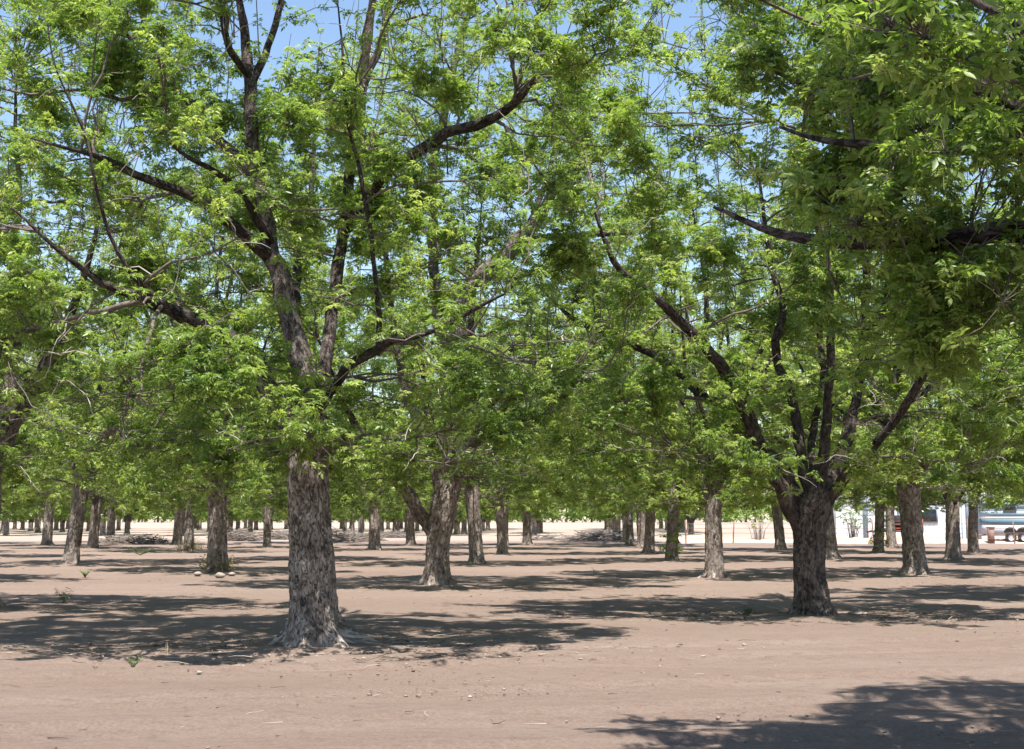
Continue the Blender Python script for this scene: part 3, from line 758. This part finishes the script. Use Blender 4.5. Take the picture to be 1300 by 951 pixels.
# ================================================================== second block, beyond the track: low-forked trees
fprotos = []
for k in range(4):
    rng2 = np.random.default_rng(700 + k)
    zf = 1.3 + .25 * k
    sp = [(0, 0, -.05, .30), (0, 0, .4, .26), (0, 0, zf - .3, .25), (0, 0, zf + .1, .2)]
    t = grow_tree("pecan_tree", 700 + k, sp, generic_limbs(rng2, zf, 5, 6.6, 3.2, .13), env=(0, 0, 4.3, 1.7, 9.6, 5.0),
                  n2=60, n3=260, nshoot=1300, lod=2, sprouts=24, twigs=0, flare=.5, sides=18, rows=14, leafmat=LEAF_FAR, shoot_scale=1.25, low=60)
    fprotos.append(t)
fused = [False] * 4
rng = np.random.default_rng(8)
nfar = 0
for r_ in range(11):
    Y = 124 + r_ * 8.6
    c_ = 0
    for X in np.arange(-Y * .40 - 3, Y * .155, 7.8):
        x = X + (r_ % 2) * 3.9 + rng.normal(0, .4)
        pxx = 650 + x / Y * 1750
        if 692 < pxx < 752 or 170 < pxx < 206: continue
        if pxx > 880: continue
        k = int(rng.integers(0, 4))
        if fused[k]: t = copy_tree(fprotos[k])
        else: t = fprotos[k]; fused[k] = True
        t.location = (x, Y + rng.normal(0, .5), 0); t.rotation_euler = (0, 0, rng.uniform(0, 6.28)); s = rng.uniform(.9, 1.1); t.scale = (s, s, s)
        c_ += 1; nfar += 1
        tag(t, f"small distant low-forked pecan tree beyond the pale track, row {ORD[r_]}, {c_} from the left", "tree", "low-forked pecan trees beyond the pale track")
print("block two", nfar)

# far treeline closing the horizon
mb = MB(); rng = np.random.default_rng(3)
nT = 5200
X = rng.uniform(-330, 330, nT); Yt = rng.uniform(520, 560, nT)
top = 10 + 3 * VNoise(4)(X * .11 + 50, 0 * X) + 1.5 * VNoise(6)(X * .5 + 50, 0 * X)
Z = rng.uniform(.05, 1, nT) ** .8 * top
place_shoots(mb, rng, np.stack([X, Yt, Z], 1), rng.uniform(7, 11, nT), .45 + rng.normal(0, .15, nT), 2)
for x in np.arange(-330, 330, 4.5):
    xx = x + rng.normal(0, 1); tube(mb, [(xx, 540, 0), (xx + .3, 540, 3), (xx + rng.normal(0, .8), 540, 7)], [.45, .35, .15], 6, mi=1)
tag(mb.build("treeline", [LEAF_FAR, BRANCH]), "hazy green wood closing off the far horizon behind the orchard", "wood", kind="stuff")

# ================================================================== ground
def ground():
    m, nt = mat("orchard_soil")
    tc = nd(nt, 'ShaderNodeTexCoord'); P = tc.outputs['Object']
    sep = nt.nodes.new('ShaderNodeSeparateXYZ'); nt.links.new(P, sep.inputs[0])
    big = noise(nt, mapping(nt, P, (.35, 1.0, 1)), .22, 4, .6)
    streak = noise(nt, mapping(nt, P, (.10, 1.5, 1), (0, 0, R(-14))), 1.6, 5, .6)
    fine = noise(nt, P, 34, 6, .7)
    grit = noise(nt, P, 160, 3, .7)
    c = ramp(nt, [(.32, (.163, .114, .091)), (.5, (.208, .153, .125)), (.68, (.248, .190, .157))], big)
    c = mixc(nt, ramp(nt, [(.38, (0, 0, 0)), (.62, (.8, .8, .8))], streak), c, (.182, .124, .099))
    c = mixc(nt, math_(nt, 'MULTIPLY', ramp(nt, [(.35, (0, 0, 0)), (.65, (1, 1, 1))], fine), .5), c, (.305, .245, .205))
    c = mixc(nt, math_(nt, 'MULTIPLY', ramp(nt, [(.57, (0, 0, 0)), (.70, (1, 1, 1))], grit), .6), c, (.13, .088, .07))
    mott = noise(nt, mapping(nt, P, (.5, 1.2, 1), (0, 0, R(-14))), 9, 5, .7)
    c = mixc(nt, math_(nt, 'MULTIPLY', ramp(nt, [(.50, (0, 0, 0)), (.68, (1, 1, 1))], mott), .45), c, (.135, .092, .074))
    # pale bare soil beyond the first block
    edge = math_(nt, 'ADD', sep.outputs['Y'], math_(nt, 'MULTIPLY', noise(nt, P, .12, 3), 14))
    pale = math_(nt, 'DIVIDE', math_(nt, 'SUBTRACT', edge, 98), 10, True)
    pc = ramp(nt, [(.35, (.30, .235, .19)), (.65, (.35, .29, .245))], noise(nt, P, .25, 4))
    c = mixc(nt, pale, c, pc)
    h = math_(nt, 'ADD', math_(nt, 'MULTIPLY', fine, .5), math_(nt, 'ADD', math_(nt, 'MULTIPLY', streak, .8), math_(nt, 'MULTIPLY', grit, .25)))
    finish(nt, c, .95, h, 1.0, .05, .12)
    ys = np.concatenate([[-60, -30, -10, 0, 4], np.geomspace(7, 130, 420), np.geomspace(134, 4000, 40)])
    xs = np.sinh(np.linspace(-5.2, 5.2, 421)) ; xs = xs / xs[-1] * 3000
    xs = np.sign(xs) * np.maximum(np.abs(xs), 0)
    # keep it fine across the frame
    core = np.linspace(-34, 40, 330); out_l = -np.geomspace(35, 3000, 30)[::-1]; out_r = np.geomspace(41, 3000, 30)
    xs = np.concatenate([out_l, core, out_r])
    XX, YY = np.meshgrid(xs, ys)
    n1, n2, n3 = VNoise(21), VNoise(22), VNoise(23)
    a = R(14); w = -XX * math.sin(a) + YY * math.cos(a); l = XX * math.cos(a) + YY * math.sin(a)
    Z = .030 * n1(XX * .25, YY * .25) + .015 * n2(XX * 1.3, YY * 1.3) + .010 * n3(XX * 3.7, YY * 3.7)
    for wc in (10.9, 12.6, 14.6, 16.2, 9.3):               # wheel ruts curving off to the right
        ww = w - wc - .25 * n1(l * .06, wc)
        Z += -.045 * np.exp(-(ww / .17) ** 2) + .030 * np.exp(-((np.abs(ww) - .32) / .10) ** 2)
    fade = np.clip((YY - 3) / 6, 0, 1) * np.clip((110 - YY) / 20, 0, 1) * np.clip((45 - np.abs(XX)) / 8, 0, 1)
    Z *= fade
    for (tx, ty) in trees_at:                              # soil swells a little at each foot
        d2 = (XX - tx) ** 2 + (YY - ty) ** 2
        Z += .06 * np.exp(-d2 / .8)
    nx, ny = len(xs), len(ys)
    i = np.arange(ny - 1)[:, None]; j = np.arange(nx - 1)[None]
    q = np.stack([i * nx + j, i * nx + j + 1, (i + 1) * nx + j + 1, (i + 1) * nx + j], -1).reshape(-1, 4)
    mb = MB(); mb.add(np.stack([XX, YY, Z], -1).reshape(-1, 3), q)
    return tag(mb.build("ground", m, None, True), "bare reddish brown orchard soil with faint wheel ruts", kind="structure")
ground()

# ------------------------------------------------------------------ litter, clods, twigs (nobody could count them)
SOIL_CLOD = plain("soil_clod", (.25, .185, .15), .95)
LITTER_PALE = plain("dry_litter", (.38, .32, .26), .9)
LITTER_DARK = plain("dark_litter", (.11, .08, .06), .95)
rng = np.random.default_rng(31)
mb = MB()
def clod(mb, p, s, mi, flat=.55):
    v = rng.normal(0, 1, (8, 3))
    base = np.array([(x, y, z) for x in (-1, 1) for y in (-1, 1) for z in (-1, 1)], float) * .6 + v * .18
    base *= s * np.array([1, 1, flat]); a = rng.uniform(0, PI); c, d = math.cos(a), math.sin(a)
    base = base @ np.array([[c, d, 0], [-d, c, 0], [0, 0, 1]])
    mb.add(base + p + [0, 0, s * .2], q=[(0, 1, 3, 2), (4, 6, 7, 5), (0, 4, 5, 1), (2, 3, 7, 6), (0, 2, 6, 4), (1, 5, 7, 3)], mi=mi)
_cn = VNoise(88)
for _ in range(26000):
    Y = 9 + 36 * rng.random() ** 1.5; X = rng.uniform(-.42, .42) * Y
    if rng.random() > np.clip(.18 + .9 * float(_cn(X * .35 + 40, Y * 1.1 - X * .25)), 0, 1): continue
    clod(mb, np.array([X, Y, -.004]), min(.024, rng.lognormal(math.log(.0065), .55)), rng.choice([0] * 14 + [1, 2, 2, 2]))
tag(mb.build("clods", [SOIL_CLOD, LITTER_PALE, LITTER_DARK], None, False), "small clods and grit strewn over the orchard soil", "clods", kind="stuff")
mb = MB()
def stick(mb, p, L, r, mi):
    a = rng.uniform(0, 2 * PI)
    d = np.array([math.cos(a), math.sin(a), rng.normal(0, .06)])
    n = 4; pts = p + d * np.linspace(0, L, n)[:, None] + np.cumsum(rng.normal(0, L * .13, (n, 3)) * [1, 1, .3], 0)
    pts[:, 2] = np.abs(pts[:, 2]) + r
    tube(mb, pts, np.linspace(r, r * .5, n), 4, mi=mi)
for _ in range(170):
    Y = 10 + 26 * rng.random() ** 1.4; X = rng.uniform(-.4, .4) * Y
    stick(mb, np.array([X, Y, .005]), rng.uniform(.03, .13), rng.uniform(.002, .005), rng.choice([0, 1, 1]))
for (tx, ty), n, sp_ in ((trees_at[0], 1100, 1.3), (trees_at[2], 700, 1.1), (trees_at[1], 400, 1.1), (trees_at[5], 250, 1.0)):
    for _ in range(n):
        a = rng.uniform(0, 2 * PI); r_ = .45 + abs(rng.normal(0, sp_))
        p = np.array([tx + r_ * math.cos(a) * 1.5 + .4, ty + r_ * math.sin(a) * .7, .005])
        if rng.random() < .35: stick(mb, p, rng.uniform(.05, .35), rng.uniform(.002, .006), rng.choice([0, 1]))
        else:
            s = rng.uniform(.015, .045); aa = rng.uniform(0, PI); c, d = math.cos(aa), math.sin(aa); w = s * .35
            mb.add([(p[0] + c * s, p[1] + d * s, .012), (p[0] - d * w, p[1] + c * w, .018), (p[0] - c * s, p[1] - d * s, .010), (p[0] + d * w, p[1] - c * w, .022)], q=[(0, 1, 2, 3)], mi=rng.choice([0, 1]))
tag(mb.build("leaf_litter", [LITTER_PALE, LITTER_DARK], None, False), "dry leaves and broken twigs scattered under the trees", "leaf litter", kind="stuff")

# stones and chips one can point to
STONE = plain("pale_stone", (.26, .225, .19), .8)
def stone(px, py, s, label, flat=.6, grp="pale stones and chips on the soil"):
    g_ = ground_at(px, py); rs = np.random.default_rng(int(px * 7 + py))
    nu, nv_ = 12, 8; mb = MB()
    th = np.arange(nu) * 2 * PI / nu; ph = np.linspace(-PI / 2, PI / 2, nv_)
    TH, PH = np.meshgrid(th, ph); nz = VNoise(int(px), 16)
    r_ = s * (1 + .25 * nz(np.cos(TH) * 1.5 + 4, PH * 1.4 + 3 + np.sin(TH)))
    V = np.stack([r_ * np.cos(PH) * np.cos(TH) * 1.2, r_ * np.cos(PH) * np.sin(TH), r_ * np.sin(PH) * flat + s * flat * .45], -1).reshape(-1, 3)
    q = [(a * nu + b, a * nu + (b + 1) % nu, (a + 1) * nu + (b + 1) % nu, (a + 1) * nu + b) for a in range(nv_ - 1) for b in range(nu)]
    mb.add(V, q); o_ = mb.build("stone", STONE, None, True); o_.location = (g_[0], g_[1], 0.02)
    o_.rotation_euler = (0, 0, rs.uniform(0, 3)); tag(o_, label, "stone", grp)
stone(251, 731, .10, "white stone at the left foot of the dark trunk left of the big flared tree")
stone(279, 733, .13, "round white stone in front of the dark trunk left of the big flared tree")
stone(294, 731, .09, "pale stone at the right foot of the dark trunk left of the big flared tree")
stone(727, 817, .04, "small white chip on bare soil, right end of the big front shadow", .4)
stone(893, 836, .03, "flat white chip low in the open soil left of centre of the right half", .35)
stone(945, 822, .03, "little grey stone on bare soil below left of the dark stout tree", .6)
stone(253, 857, .025, "tiny white pebble at the bottom edge below the left shadow", .6)
stone(1086, 781, .10, "pale flat bark slab on the soil right of the dark stout tree's foot", .25)

# small weeds and dry stalks, each by itself
WEED, _nt = mat("weed_green"); finish(_nt, (.10, .14, .05), .7)
DRY, _nt = mat("dry_stalk"); finish(_nt, (.36, .28, .16), .8)
def weed(px, py, h, n, green, label, spread=.6):
    g_ = ground_at(px, py); rs = np.random.default_rng(int(px * 3 + py)); mb = MB()
    for _ in range(n):
        a = rs.uniform(0, 2 * PI); L = h * rs.uniform(.5, 1.0); d = np.array([math.cos(a) * spread, math.sin(a) * spread, 1.0])
        pts = np.array([[0, 0, 0], d * L * .5, d * L * [1.15, 1.15, .9]]) + rs.normal(0, .01, (3, 3))
        tube(mb, pts, [.004, .003, .0015], 3, mi=1 if not green else 0)
        if green:
            for t_ in (.4, .6, .8, 1.0):
                p_ = pts[0] * (1 - t_) + pts[2] * t_; b = rs.uniform(0, 2 * PI); l = h * .28
                dx, dy = math.cos(b) * l, math.sin(b) * l
                mb.add([p_, p_ + [dx * .5 - dy * .22, dy * .5 + dx * .22, .02], p_ + [dx, dy, .0], p_ + [dx * .5 + dy * .22, dy * .5 - dx * .22, .02]], q=[(0, 1, 2, 3)], mi=0)
    o_ = mb.build("weed", [WEED, DRY]); o_.location = tuple(g_)
    tag(o_, label, "weed", "small weeds on the soil")
weed(82, 766, .30, 12, True, "tall grey green weed in the second shadow from the bottom at left")
weed(949, 781, .15, 14, True, "low bright green weed left of the dark stout tree's foot")
weed(170, 848, .12, 10, True, "small low weed on bare soil below the big left shadow")
weed(210, 833, .18, 3, False, "single dry stalk at the lower edge of the big left shadow", .15)
weed(320, 820, .24, 3, False, "dry upright stalk just left of the big flared roots", .12)
weed(718, 786, .20, 4, False, "dry forked stalk above the right end of the big front shadow", .3)
weed(755, 728, .25, 6, False, "small dry tuft in the open lane right of centre", .5)
weed(108, 733, .22, 26, True, "grass tuft in the shadow right of the leaning trunk at left")
weed(178, 705, .35, 40, True, "green grass patch between the leaning trunk and the weedy mound", 1.6)

# weeds round the foot of two trunks
def moundweeds(px, py, label, n, h, rad):
    g_ = ground_at(px, py); rs = np.random.default_rng(px); mb = MB()
    for _ in range(n):
        a = rs.uniform(0, 2 * PI); r_ = rad * rs.uniform(.8, 1.5); p0 = np.array([r_ * math.cos(a), r_ * math.sin(a), 0]); L = h * rs.uniform(.3, 1)
        e = p0 + [rs.normal(0, .1), rs.normal(0, .1), L]
        tube(mb, [p0, (p0 + e) / 2 + rs.normal(0, .03, 3), e], [.006, .005, .002], 3, mi=1)
        for t_ in (.4, .7, 1.0):
            p_ = p0 * (1 - t_) + e * t_; b = rs.uniform(0, 2 * PI); l = .09; dx, dy = math.cos(b) * l, math.sin(b) * l
            mb.add([p_, p_ + [dx * .5 - dy * .3, dy * .5 + dx * .3, .02], p_ + [dx, dy, .0], p_ + [dx * .5 + dy * .3, dy * .5 - dx * .3, .02]], q=[(0, 1, 2, 3)], mi=0)
    o_ = mb.build("weed", [plain("weed_yellow", (.26, .27, .09), .8), DRY]); o_.location = (g_[0], g_[1], .03)
    tag(o_, label, "weed", "weeds round the foot of trunks")
moundweeds(275, 728, "yellow green weeds ringing the dark trunk with the white stones", 70, .5, .36)
moundweeds(240, 701, "yellowish weeds on the pale mound at the foot of a trunk", 80, .7, .45)

# ------------------------------------------------------------------ brush piles along the end of the block
BRUSH = plain("weathered_brush", (.20, .17, .15), .95)
def brush(px, py, w, h, label, n=170):
    h *= .7; g_ = ground_at(px, py); rs = np.random.default_rng(px + 5); mb = MB()
    for _ in range(n):
        x = rs.uniform(-w / 2, w / 2); a = rs.normal(0, .5) if rs.random() < .7 else rs.uniform(0, PI)
        L = rs.uniform(.6, 2.2); zz = rs.uniform(0, h) * (1 - (2 * x / w) ** 2 * .7)
        c = np.array([x, rs.normal(0, .5), zz]); d = np.array([math.cos(a), math.sin(a) * .6, rs.normal(0, .22)]) * L / 2
        pts = np.array([c - d, c + rs.normal(0, .08, 3), c + d]); pts[:, 2] = np.maximum(pts[:, 2], .02)
        tube(mb, pts, [rs.uniform(.012, .035), rs.uniform(.01, .03), .008], 4)
    o_ = mb.build("brush_pile", BRUSH); o_.location = tuple(g_); tag(o_, label, "brush pile", "brush piles along the end of the orchard block")
brush(430, 688, 3.2, 1.0, "brush pile just right of the thick flared trunk, left of the two brush piles there")
brush(461, 687, 2.0, .7, "small brush pile touching the dark flared trunk's left side")
brush(500, 683, 2.2, .6, "low brush pile between the dark flared trunk and the pale forked tree")
brush(302, 687, 2.6, 1.1, "brush pile directly right of the dark trunk with the white stones")
brush(762, 687, 4.2, .8, "long brush pile at the right side of the sunlit gap in the middle", 240)
brush(698, 686, 2.6, .45, "low scatter of brush at the left side of the sunlit gap in the middle", 60)
brush(172, 690, 3.6, .7, "brush pile along the track right of the leaning trunk at left")
brush(360, 685, 2.4, .7, "brush pile hidden partly behind the left side of the thick flared trunk")

# ================================================================== right background: fence, shed, trailers
WHITE = plain("white_sheet_wall", (.66, .67, .69), .45, var=.05)
GREYBLUE_TRIM = plain("grey_blue_trim", (.28, .34, .42), .5)  # plain grey-blue colour of trim, frames and poles
ROOFM = plain("pale_blue_roof", (.42, .52, .60), .4)
RUST = plain("rusted_steel", (.24, .14, .10), .85)
REDP = plain("red_paint", (.22, .05, .04), .5)
DARK = plain("dark_opening", (.02, .02, .022), .7)
RUBBER = plain("rubber", (.025, .025, .025), .85)
TEAL = plain("teal_paint", (.13, .22, .28), .6)
GREYBLUE = plain("grey_blue_paint", (.30, .40, .46), .6)
LTGREY = plain("light_grey_paint", (.48, .49, .54), .6)
BRICK = plain("red_brown_masonry", (.24, .15, .13), .85, scale=9)
GLASSD, _nt = mat("tinted_window"); finish(_nt, (.015, .02, .025), .12, spec=.6)
BERM = plain("pale_orange_soil", (.52, .37, .27), .95, var=.2, scale=1.2)

# fence: posts and wires, one fence
f = empty("wire_fence", (ground_at(870, 690)[0], 86.0, 0))
tag(f, "low rusty post and wire fence crossing the right half behind the trees", "fence")
fx0 = f.location.x
pxs = np.arange(0, 36, 2.9)
rsf = np.random.default_rng(4)
post_me = None
for x in pxs:
    mb = MB(); lean = rsf.normal(0, .05); hh = rsf.uniform(1.25, 1.6)
    tube(mb, [(0, 0, -.1), (lean * .5, 0, hh * .5), (lean, 0, hh)], [.045, .042, .04], 6)
    p_ = mb.build("post", RUST, f, True); p_.location = (x, 0, 0)
for z in (.35, .65, .95, 1.22):
    mb = MB()
    for a, b in zip(pxs[:-1], pxs[1:]):
        tube(mb, [(a, 0.05, z), ((a + b) / 2, 0.05, z - rsf.uniform(.01, .06)), (b, 0.05, z)], [.012] * 3, 4)
    mb.build("wire", RUST, f, True)

# berm of pale soil and rubble behind the fence
mb = MB(); xs = np.linspace(10.5, 50, 160); ws = np.linspace(-1.6, 1.6, 14)
XX, WW = np.meshgrid(xs, ws); nz = VNoise(61); nz2 = VNoise(62)
Z = (.42 + .16 * nz(XX * .5, 0 * XX) + .10 * nz2(XX * 2.3, WW * 2)) * np.exp(-(WW / .8) ** 2) - .04
i = np.arange(len(ws) - 1)[:, None]; j = np.arange(len(xs) - 1)[None]; nx = len(xs)
mb.add(np.stack([XX, 88.3 + WW + .3 * nz(XX * .3, 5 + 0 * XX), Z], -1).reshape(-1, 3), np.stack([i * nx + j, i * nx + j + 1, (i + 1) * nx + j + 1, (i + 1) * nx + j], -1).reshape(-1, 4))
tag(mb.build("earth_bank", BERM, None, True), "low bank of pale orange soil behind the wire fence", kind="structure")

# white shed
sh = empty("farm_shed", (at(1062, 680, 104)[0], 104, 0))
tag(sh, "long white metal farm shed behind the fence at right", "shed")
Wd, Hh = 13.2, 4.6
mb = MB()
n = 88; x = np.linspace(0, Wd, n); y = np.where(np.arange(n) % 2 == 0, 0, -.035)   # ribbed sheet
V = np.concatenate([np.stack([x, y, 0 * x - .05], 1), np.stack([x, y, 0 * x + Hh], 1)])
mb.add(V, [(k, k + 1, n + k + 1, n + k) for k in range(n - 1)])
mb.box(0, .06, .0, 9, 0, Hh); mb.box(Wd - .06, Wd, .0, 9, 0, Hh); mb.box(0, Wd, 8.94, 9, 0, Hh)
mb.build("wall", WHITE, sh)
mb = MB(); mb.add([(-.3, -.4, Hh - .05), (Wd + .3, -.4, Hh - .05), (Wd + .3, 4.5, Hh + 1.3), (-.3, 4.5, Hh + 1.3), (-.3, 9.4, Hh - .05), (Wd + .3, 9.4, Hh - .05)], q=[(0, 1, 2, 3), (3, 2, 5, 4)])
mb.build("roof", ROOFM, sh)
for (xa, wd) in ((2.0, .35), (4.6, .12), (9.7, .45), (10.5, .3)):
    mb = MB(); mb.box(xa, xa + wd, -.12, -.045, 0, Hh - .15); mb.build("door_post", GREYBLUE_TRIM, sh)
mb = MB(); mb.box(5.6, 7.6, -.10, -.045, 1.2, 2.3); wn = mb.build("window", GREYBLUE_TRIM, sh)
mb = MB(); mb.box(5.7, 7.5, -.12, -.103, 1.3, 2.2); mb.build("pane", GLASSD, wn)

# white water tank
def lathe(mb, prof, sides=24, mi=0):
    th = np.arange(sides) * 2 * PI / sides; prof = np.array(prof, float)
    V = np.stack([prof[:, 0:1] * np.cos(th), prof[:, 0:1] * np.sin(th), np.repeat(prof[:, 1:2], sides, 1)], -1).reshape(-1, 3)
    q = [(a * sides + b, a * sides + (b + 1) % sides, (a + 1) * sides + (b + 1) % sides, (a + 1) * sides + b) for a in range(len(prof) - 1) for b in range(sides)]
    mb.add(V, q, mi=mi)
tk = empty("water_tank", (at(1134, 680, 97)[0], 97, 0)); tag(tk, "small white tank beside the red trailer, behind the fence", "tank")
mb = MB(); lathe(mb, [(0, 0), (.42, 0), (.45, .05), (.45, .3), (.47, .32), (.45, .34), (.45, .75), (.40, .9), (.2, 1.0), (0, 1.02)]); mb.build("tank_shell", WHITE, tk, True)
mb = MB(); lathe(mb, [(0, 1.0), (.14, 1.0), (.15, 1.1), (0, 1.12)], 16); mb.build("lid", GREYBLUE_TRIM, tk, True)

# red farm trailer
def wheel(parent, x, y, r, w=.2, rimm=None, rr=.5):
    mb = MB(); prof = [(r * .55, -w / 2), (r * .93, -w / 2), (r, -w / 3), (r, w / 3), (r * .93, w / 2), (r * .55, w / 2)]
    lathe(mb, prof, 24); t_ = mb.build("tyre", RUBBER, parent, True); t_.rotation_euler = (R(90), 0, 0); t_.location = (x, y, r)
    mb = MB(); lathe(mb, [(0, w * .3), (r * .2, w * .32), (r * .5, w * .2), (r * .57, w * .5), (r * .57, -w * .5), (0, -w * .4)], 20)
    h_ = mb.build("rim", rimm or LTGREY, parent, True); h_.rotation_euler = (R(90), 0, 0); h_.location = (x, y - .01, r)
    return t_
rt = empty("farm_trailer", (at(1131, 680, 94)[0], 94, 0)); tag(rt, "red slatted farm trailer partly behind the patchy pale trunk", "trailer")
mb = MB(); mb.box(0, 2.2, 0, .12, .62, .74); mb.box(0, 2.2, 1.7, 1.82, .62, .74)
for xx in (0, 1.0, 2.08): mb.box(xx, xx + .12, .122, 1.698, .63, .73)
mb.build("frame", REDP, rt)
mb = MB()
for z in (.86, 1.08, 1.32): mb.box(0, 2.2, -.04, -.002, z, z + .06)
for xx in (.0, 1.05, 2.1): mb.box(xx, xx + .1, -.09, -.042, .62, 1.5)
mb.build("side_rail", REDP, rt)
mb = MB(); mb.box(.1, 2.1, .2, 1.6, .75, 1.75); mb.build("load", DARK, rt)
mb = MB(); mb.box(-1.4, 0, .85, .97, .60, .70); mb.box(-1.35, -1.27, .87, .95, .05, .599); mb.build("hitch", REDP, rt)
wheel(rt, 1.5, -.12, .36)

# grey blue camper trailer at the right edge
cp = empty("camper_trailer", (at(1263, 680, 87)[0], 87.5, 0)); tag(cp, "blue and grey striped camper trailer at the right edge behind the fence", "camper trailer")
L_ = 7.0
def strip(z0, z1, m_, nm, x0=0., x1=L_):
    mb = MB(); mb.box(x0, x1, 0, 2.3, z0, z1); return mb.build(nm, m_, cp)
strip(.45, 1.12, LTGREY, "body")
strip(1.122, 1.52, TEAL, "lower_band")
strip(1.522, 1.64, WHITE, "stripe")
strip(1.642, 2.02, GREYBLUE, "middle_band")
strip(2.022, 2.10, GREYBLUE_TRIM, "stripe")
strip(2.102, 2.62, GREYBLUE, "upper_body")
mb = MB(); mb.box(-.05, L_ + .05, -.05, 2.35, 2.622, 2.74); mb.build("roof", WHITE, cp)
for (a, b) in ((.75, 1.6), (3.2, 4.2), (5.2, 6.0)):
    mb = MB(); mb.box(a, b, -.05, -.003, 1.98, 2.52); w_ = mb.build("window", GREYBLUE_TRIM, cp)
    mb = MB(); mb.box(a + .05, b - .05, -.06, -.052, 2.03, 2.47); mb.build("pane", GLASSD, w_)
for xx in (1.15, 1.95):
    mb = MB(); th = np.linspace(0, PI, 14); V = [(xx + .42 * math.cos(t), -.03, .62 + .38 * math.sin(t)) for t in th] + [(xx, -.03, .55)]
    mb.add(V, None, [(k, k + 1, 14) for k in range(13)]); mb.build("wheel_arch", DARK, cp)
    wheel(cp, xx, -.06, .34, .18)
mb = MB(); tube(mb, [(0, 1.15, .5), (-.7, 1.15, .45), (-1.2, 1.15, .48)], [.05, .05, .05], 8); tube(mb, [(-1.0, 1.15, 0), (-1.0, 1.15, .6)], [.035, .035], 8); mb.build("hitch", RUST, cp, True)

bp = tag(MB(), None) if False else None
mb = MB(); mb.box(-.16, .16, -.2, .2, -.05, .95); mb.box(-.2, .2, -.24, .24, .952, 1.02)
bp = mb.build("brick_pillar", BRICK); bp.location = (at(1258, 680, 86.9)[0], 86.9, 0); tag(bp, "short reddish masonry pillar at the left end of the camper trailer", "pillar")

# tall grey poles by the shed
for (px, h_, lab) in ((1222, 2.9, "thin grey upright pole before the white shed, left of the lumpy pale trunk"), (1118, 3.6, "thin pale pole rising beside the leafy green trunk before the shed")):
    mb = MB(); tube(mb, [(0, 0, -.05), (.0, 0, h_)], [.06, .05], 10); tube(mb, [(0, 0, h_), (0, 0, h_ + .06)], [.075, .02], 10)
    o_ = mb.build("pole", GREYBLUE_TRIM, None, True); o_.location = (at(px, 680, 95)[0], 95, 0); tag(o_, lab, "pole", "poles before the shed")

# dry bushes by the fence
def bush(px, Y, h, w, label, green=.0, n=120):
    b = at(px, 680, Y); b[2] = 0; rs = np.random.default_rng(px + 9); mb = MB(); fl = []
    for _ in range(n):
        a = rs.uniform(0, 2 * PI); e = np.array([math.cos(a) * w * rs.uniform(.1, 1), math.sin(a) * w * rs.uniform(.1, 1), h * rs.uniform(.4, 1)])
        tube(mb, [e * [.3, .3, 0], e * [.5, .5, .5] + rs.normal(0, .05, 3), e], [.02, .012, .004], 3); fl.append(e)
    root = empty("bush", tuple(b)); mb.build("stems", BRUSH, root)
    fl = np.array(fl); fl = fl[:max(8, len(fl) // 2)]
    lf = MB(); place_shoots(lf, rs, fl, rs.uniform(.7, 1.2, len(fl)), .3 + green + rs.normal(0, .1, len(fl)), 2)
    lf.build("foliage", [LEAF_FAR, CATKIN], root); tag(root, label, "bush", "bushes along the fence")
bush(1082, 96, 2.2, 1.0, "dark green bush between the dark stout tree and the leafy green trunk, before the shed", .0, 50)
bush(963, 92, 2.4, 1.4, "pale bare bush behind the fence left of the dark stout tree", .5, 34)
0 and bush(1187, 93, 1.5, .9, "small bush behind the fence right of the patchy pale trunk", .1, 22)

# ================================================================== light, sky, camera
sc = bpy.context.scene
w = bpy.data.worlds.new("World"); sc.world = w; w.use_nodes = True
nt = w.node_tree; nt.nodes.clear()
SUN_EL, SUN_AZ = R(69), R(180 - 12)
sky = nt.nodes.new('ShaderNodeTexSky'); sky.sky_type = 'NISHITA'; sky.sun_disc = False
sky.sun_elevation = SUN_EL; sky.sun_rotation = SUN_AZ; sky.air_density = 1.15; sky.dust_density = .3; sky.ozone_density = 1.8
bg = nt.nodes.new('ShaderNodeBackground'); bg.inputs[1].default_value = 0.095
ow = nt.nodes.new('ShaderNodeOutputWorld')
nt.links.new(sky.outputs[0], bg.inputs[0]); nt.links.new(bg.outputs[0], ow.inputs[0])
sl = bpy.data.lights.new("sun", 'SUN'); sl.energy = 5.0; sl.angle = R(.53); sl.color = (1, .955, .88)
so = bpy.data.objects.new("sun", sl); C.objects.link(so)
import mathutils
dsun = mathutils.Vector((math.sin(SUN_AZ) * math.cos(SUN_EL), math.cos(SUN_AZ) * math.cos(SUN_EL), math.sin(SUN_EL)))
so.rotation_euler = dsun.to_track_quat('Z', 'Y').to_euler(); so.location = (0, -20, 40)

cam = bpy.data.cameras.new("camera"); co = bpy.data.objects.new("camera", cam); C.objects.link(co)
co.location = (0, 0, HCAM); co.rotation_euler = (R(90) + PITCH, 0, 0)
cam.sensor_fit = 'HORIZONTAL'; cam.sensor_width = 36; cam.lens = F / 1300 * 36; cam.shift_y = -44.5 / 1300
cam.clip_end = 9000; cam.clip_start = .1
sc.camera = co
sc.view_settings.view_transform = 'Standard'; sc.view_settings.look = 'None'; sc.view_settings.exposure = 1.2; sc.view_settings.gamma = 1
sc.cycles.max_bounces = 6; sc.cycles.diffuse_bounces = 3; sc.cycles.transmission_bounces = 4; sc.cycles.glossy_bounces = 2
sc.cycles.use_denoising = True
sc.cycles.use_adaptive_sampling = True; sc.cycles.adaptive_threshold = .02
sc.cycles.sample_clamp_indirect = 6
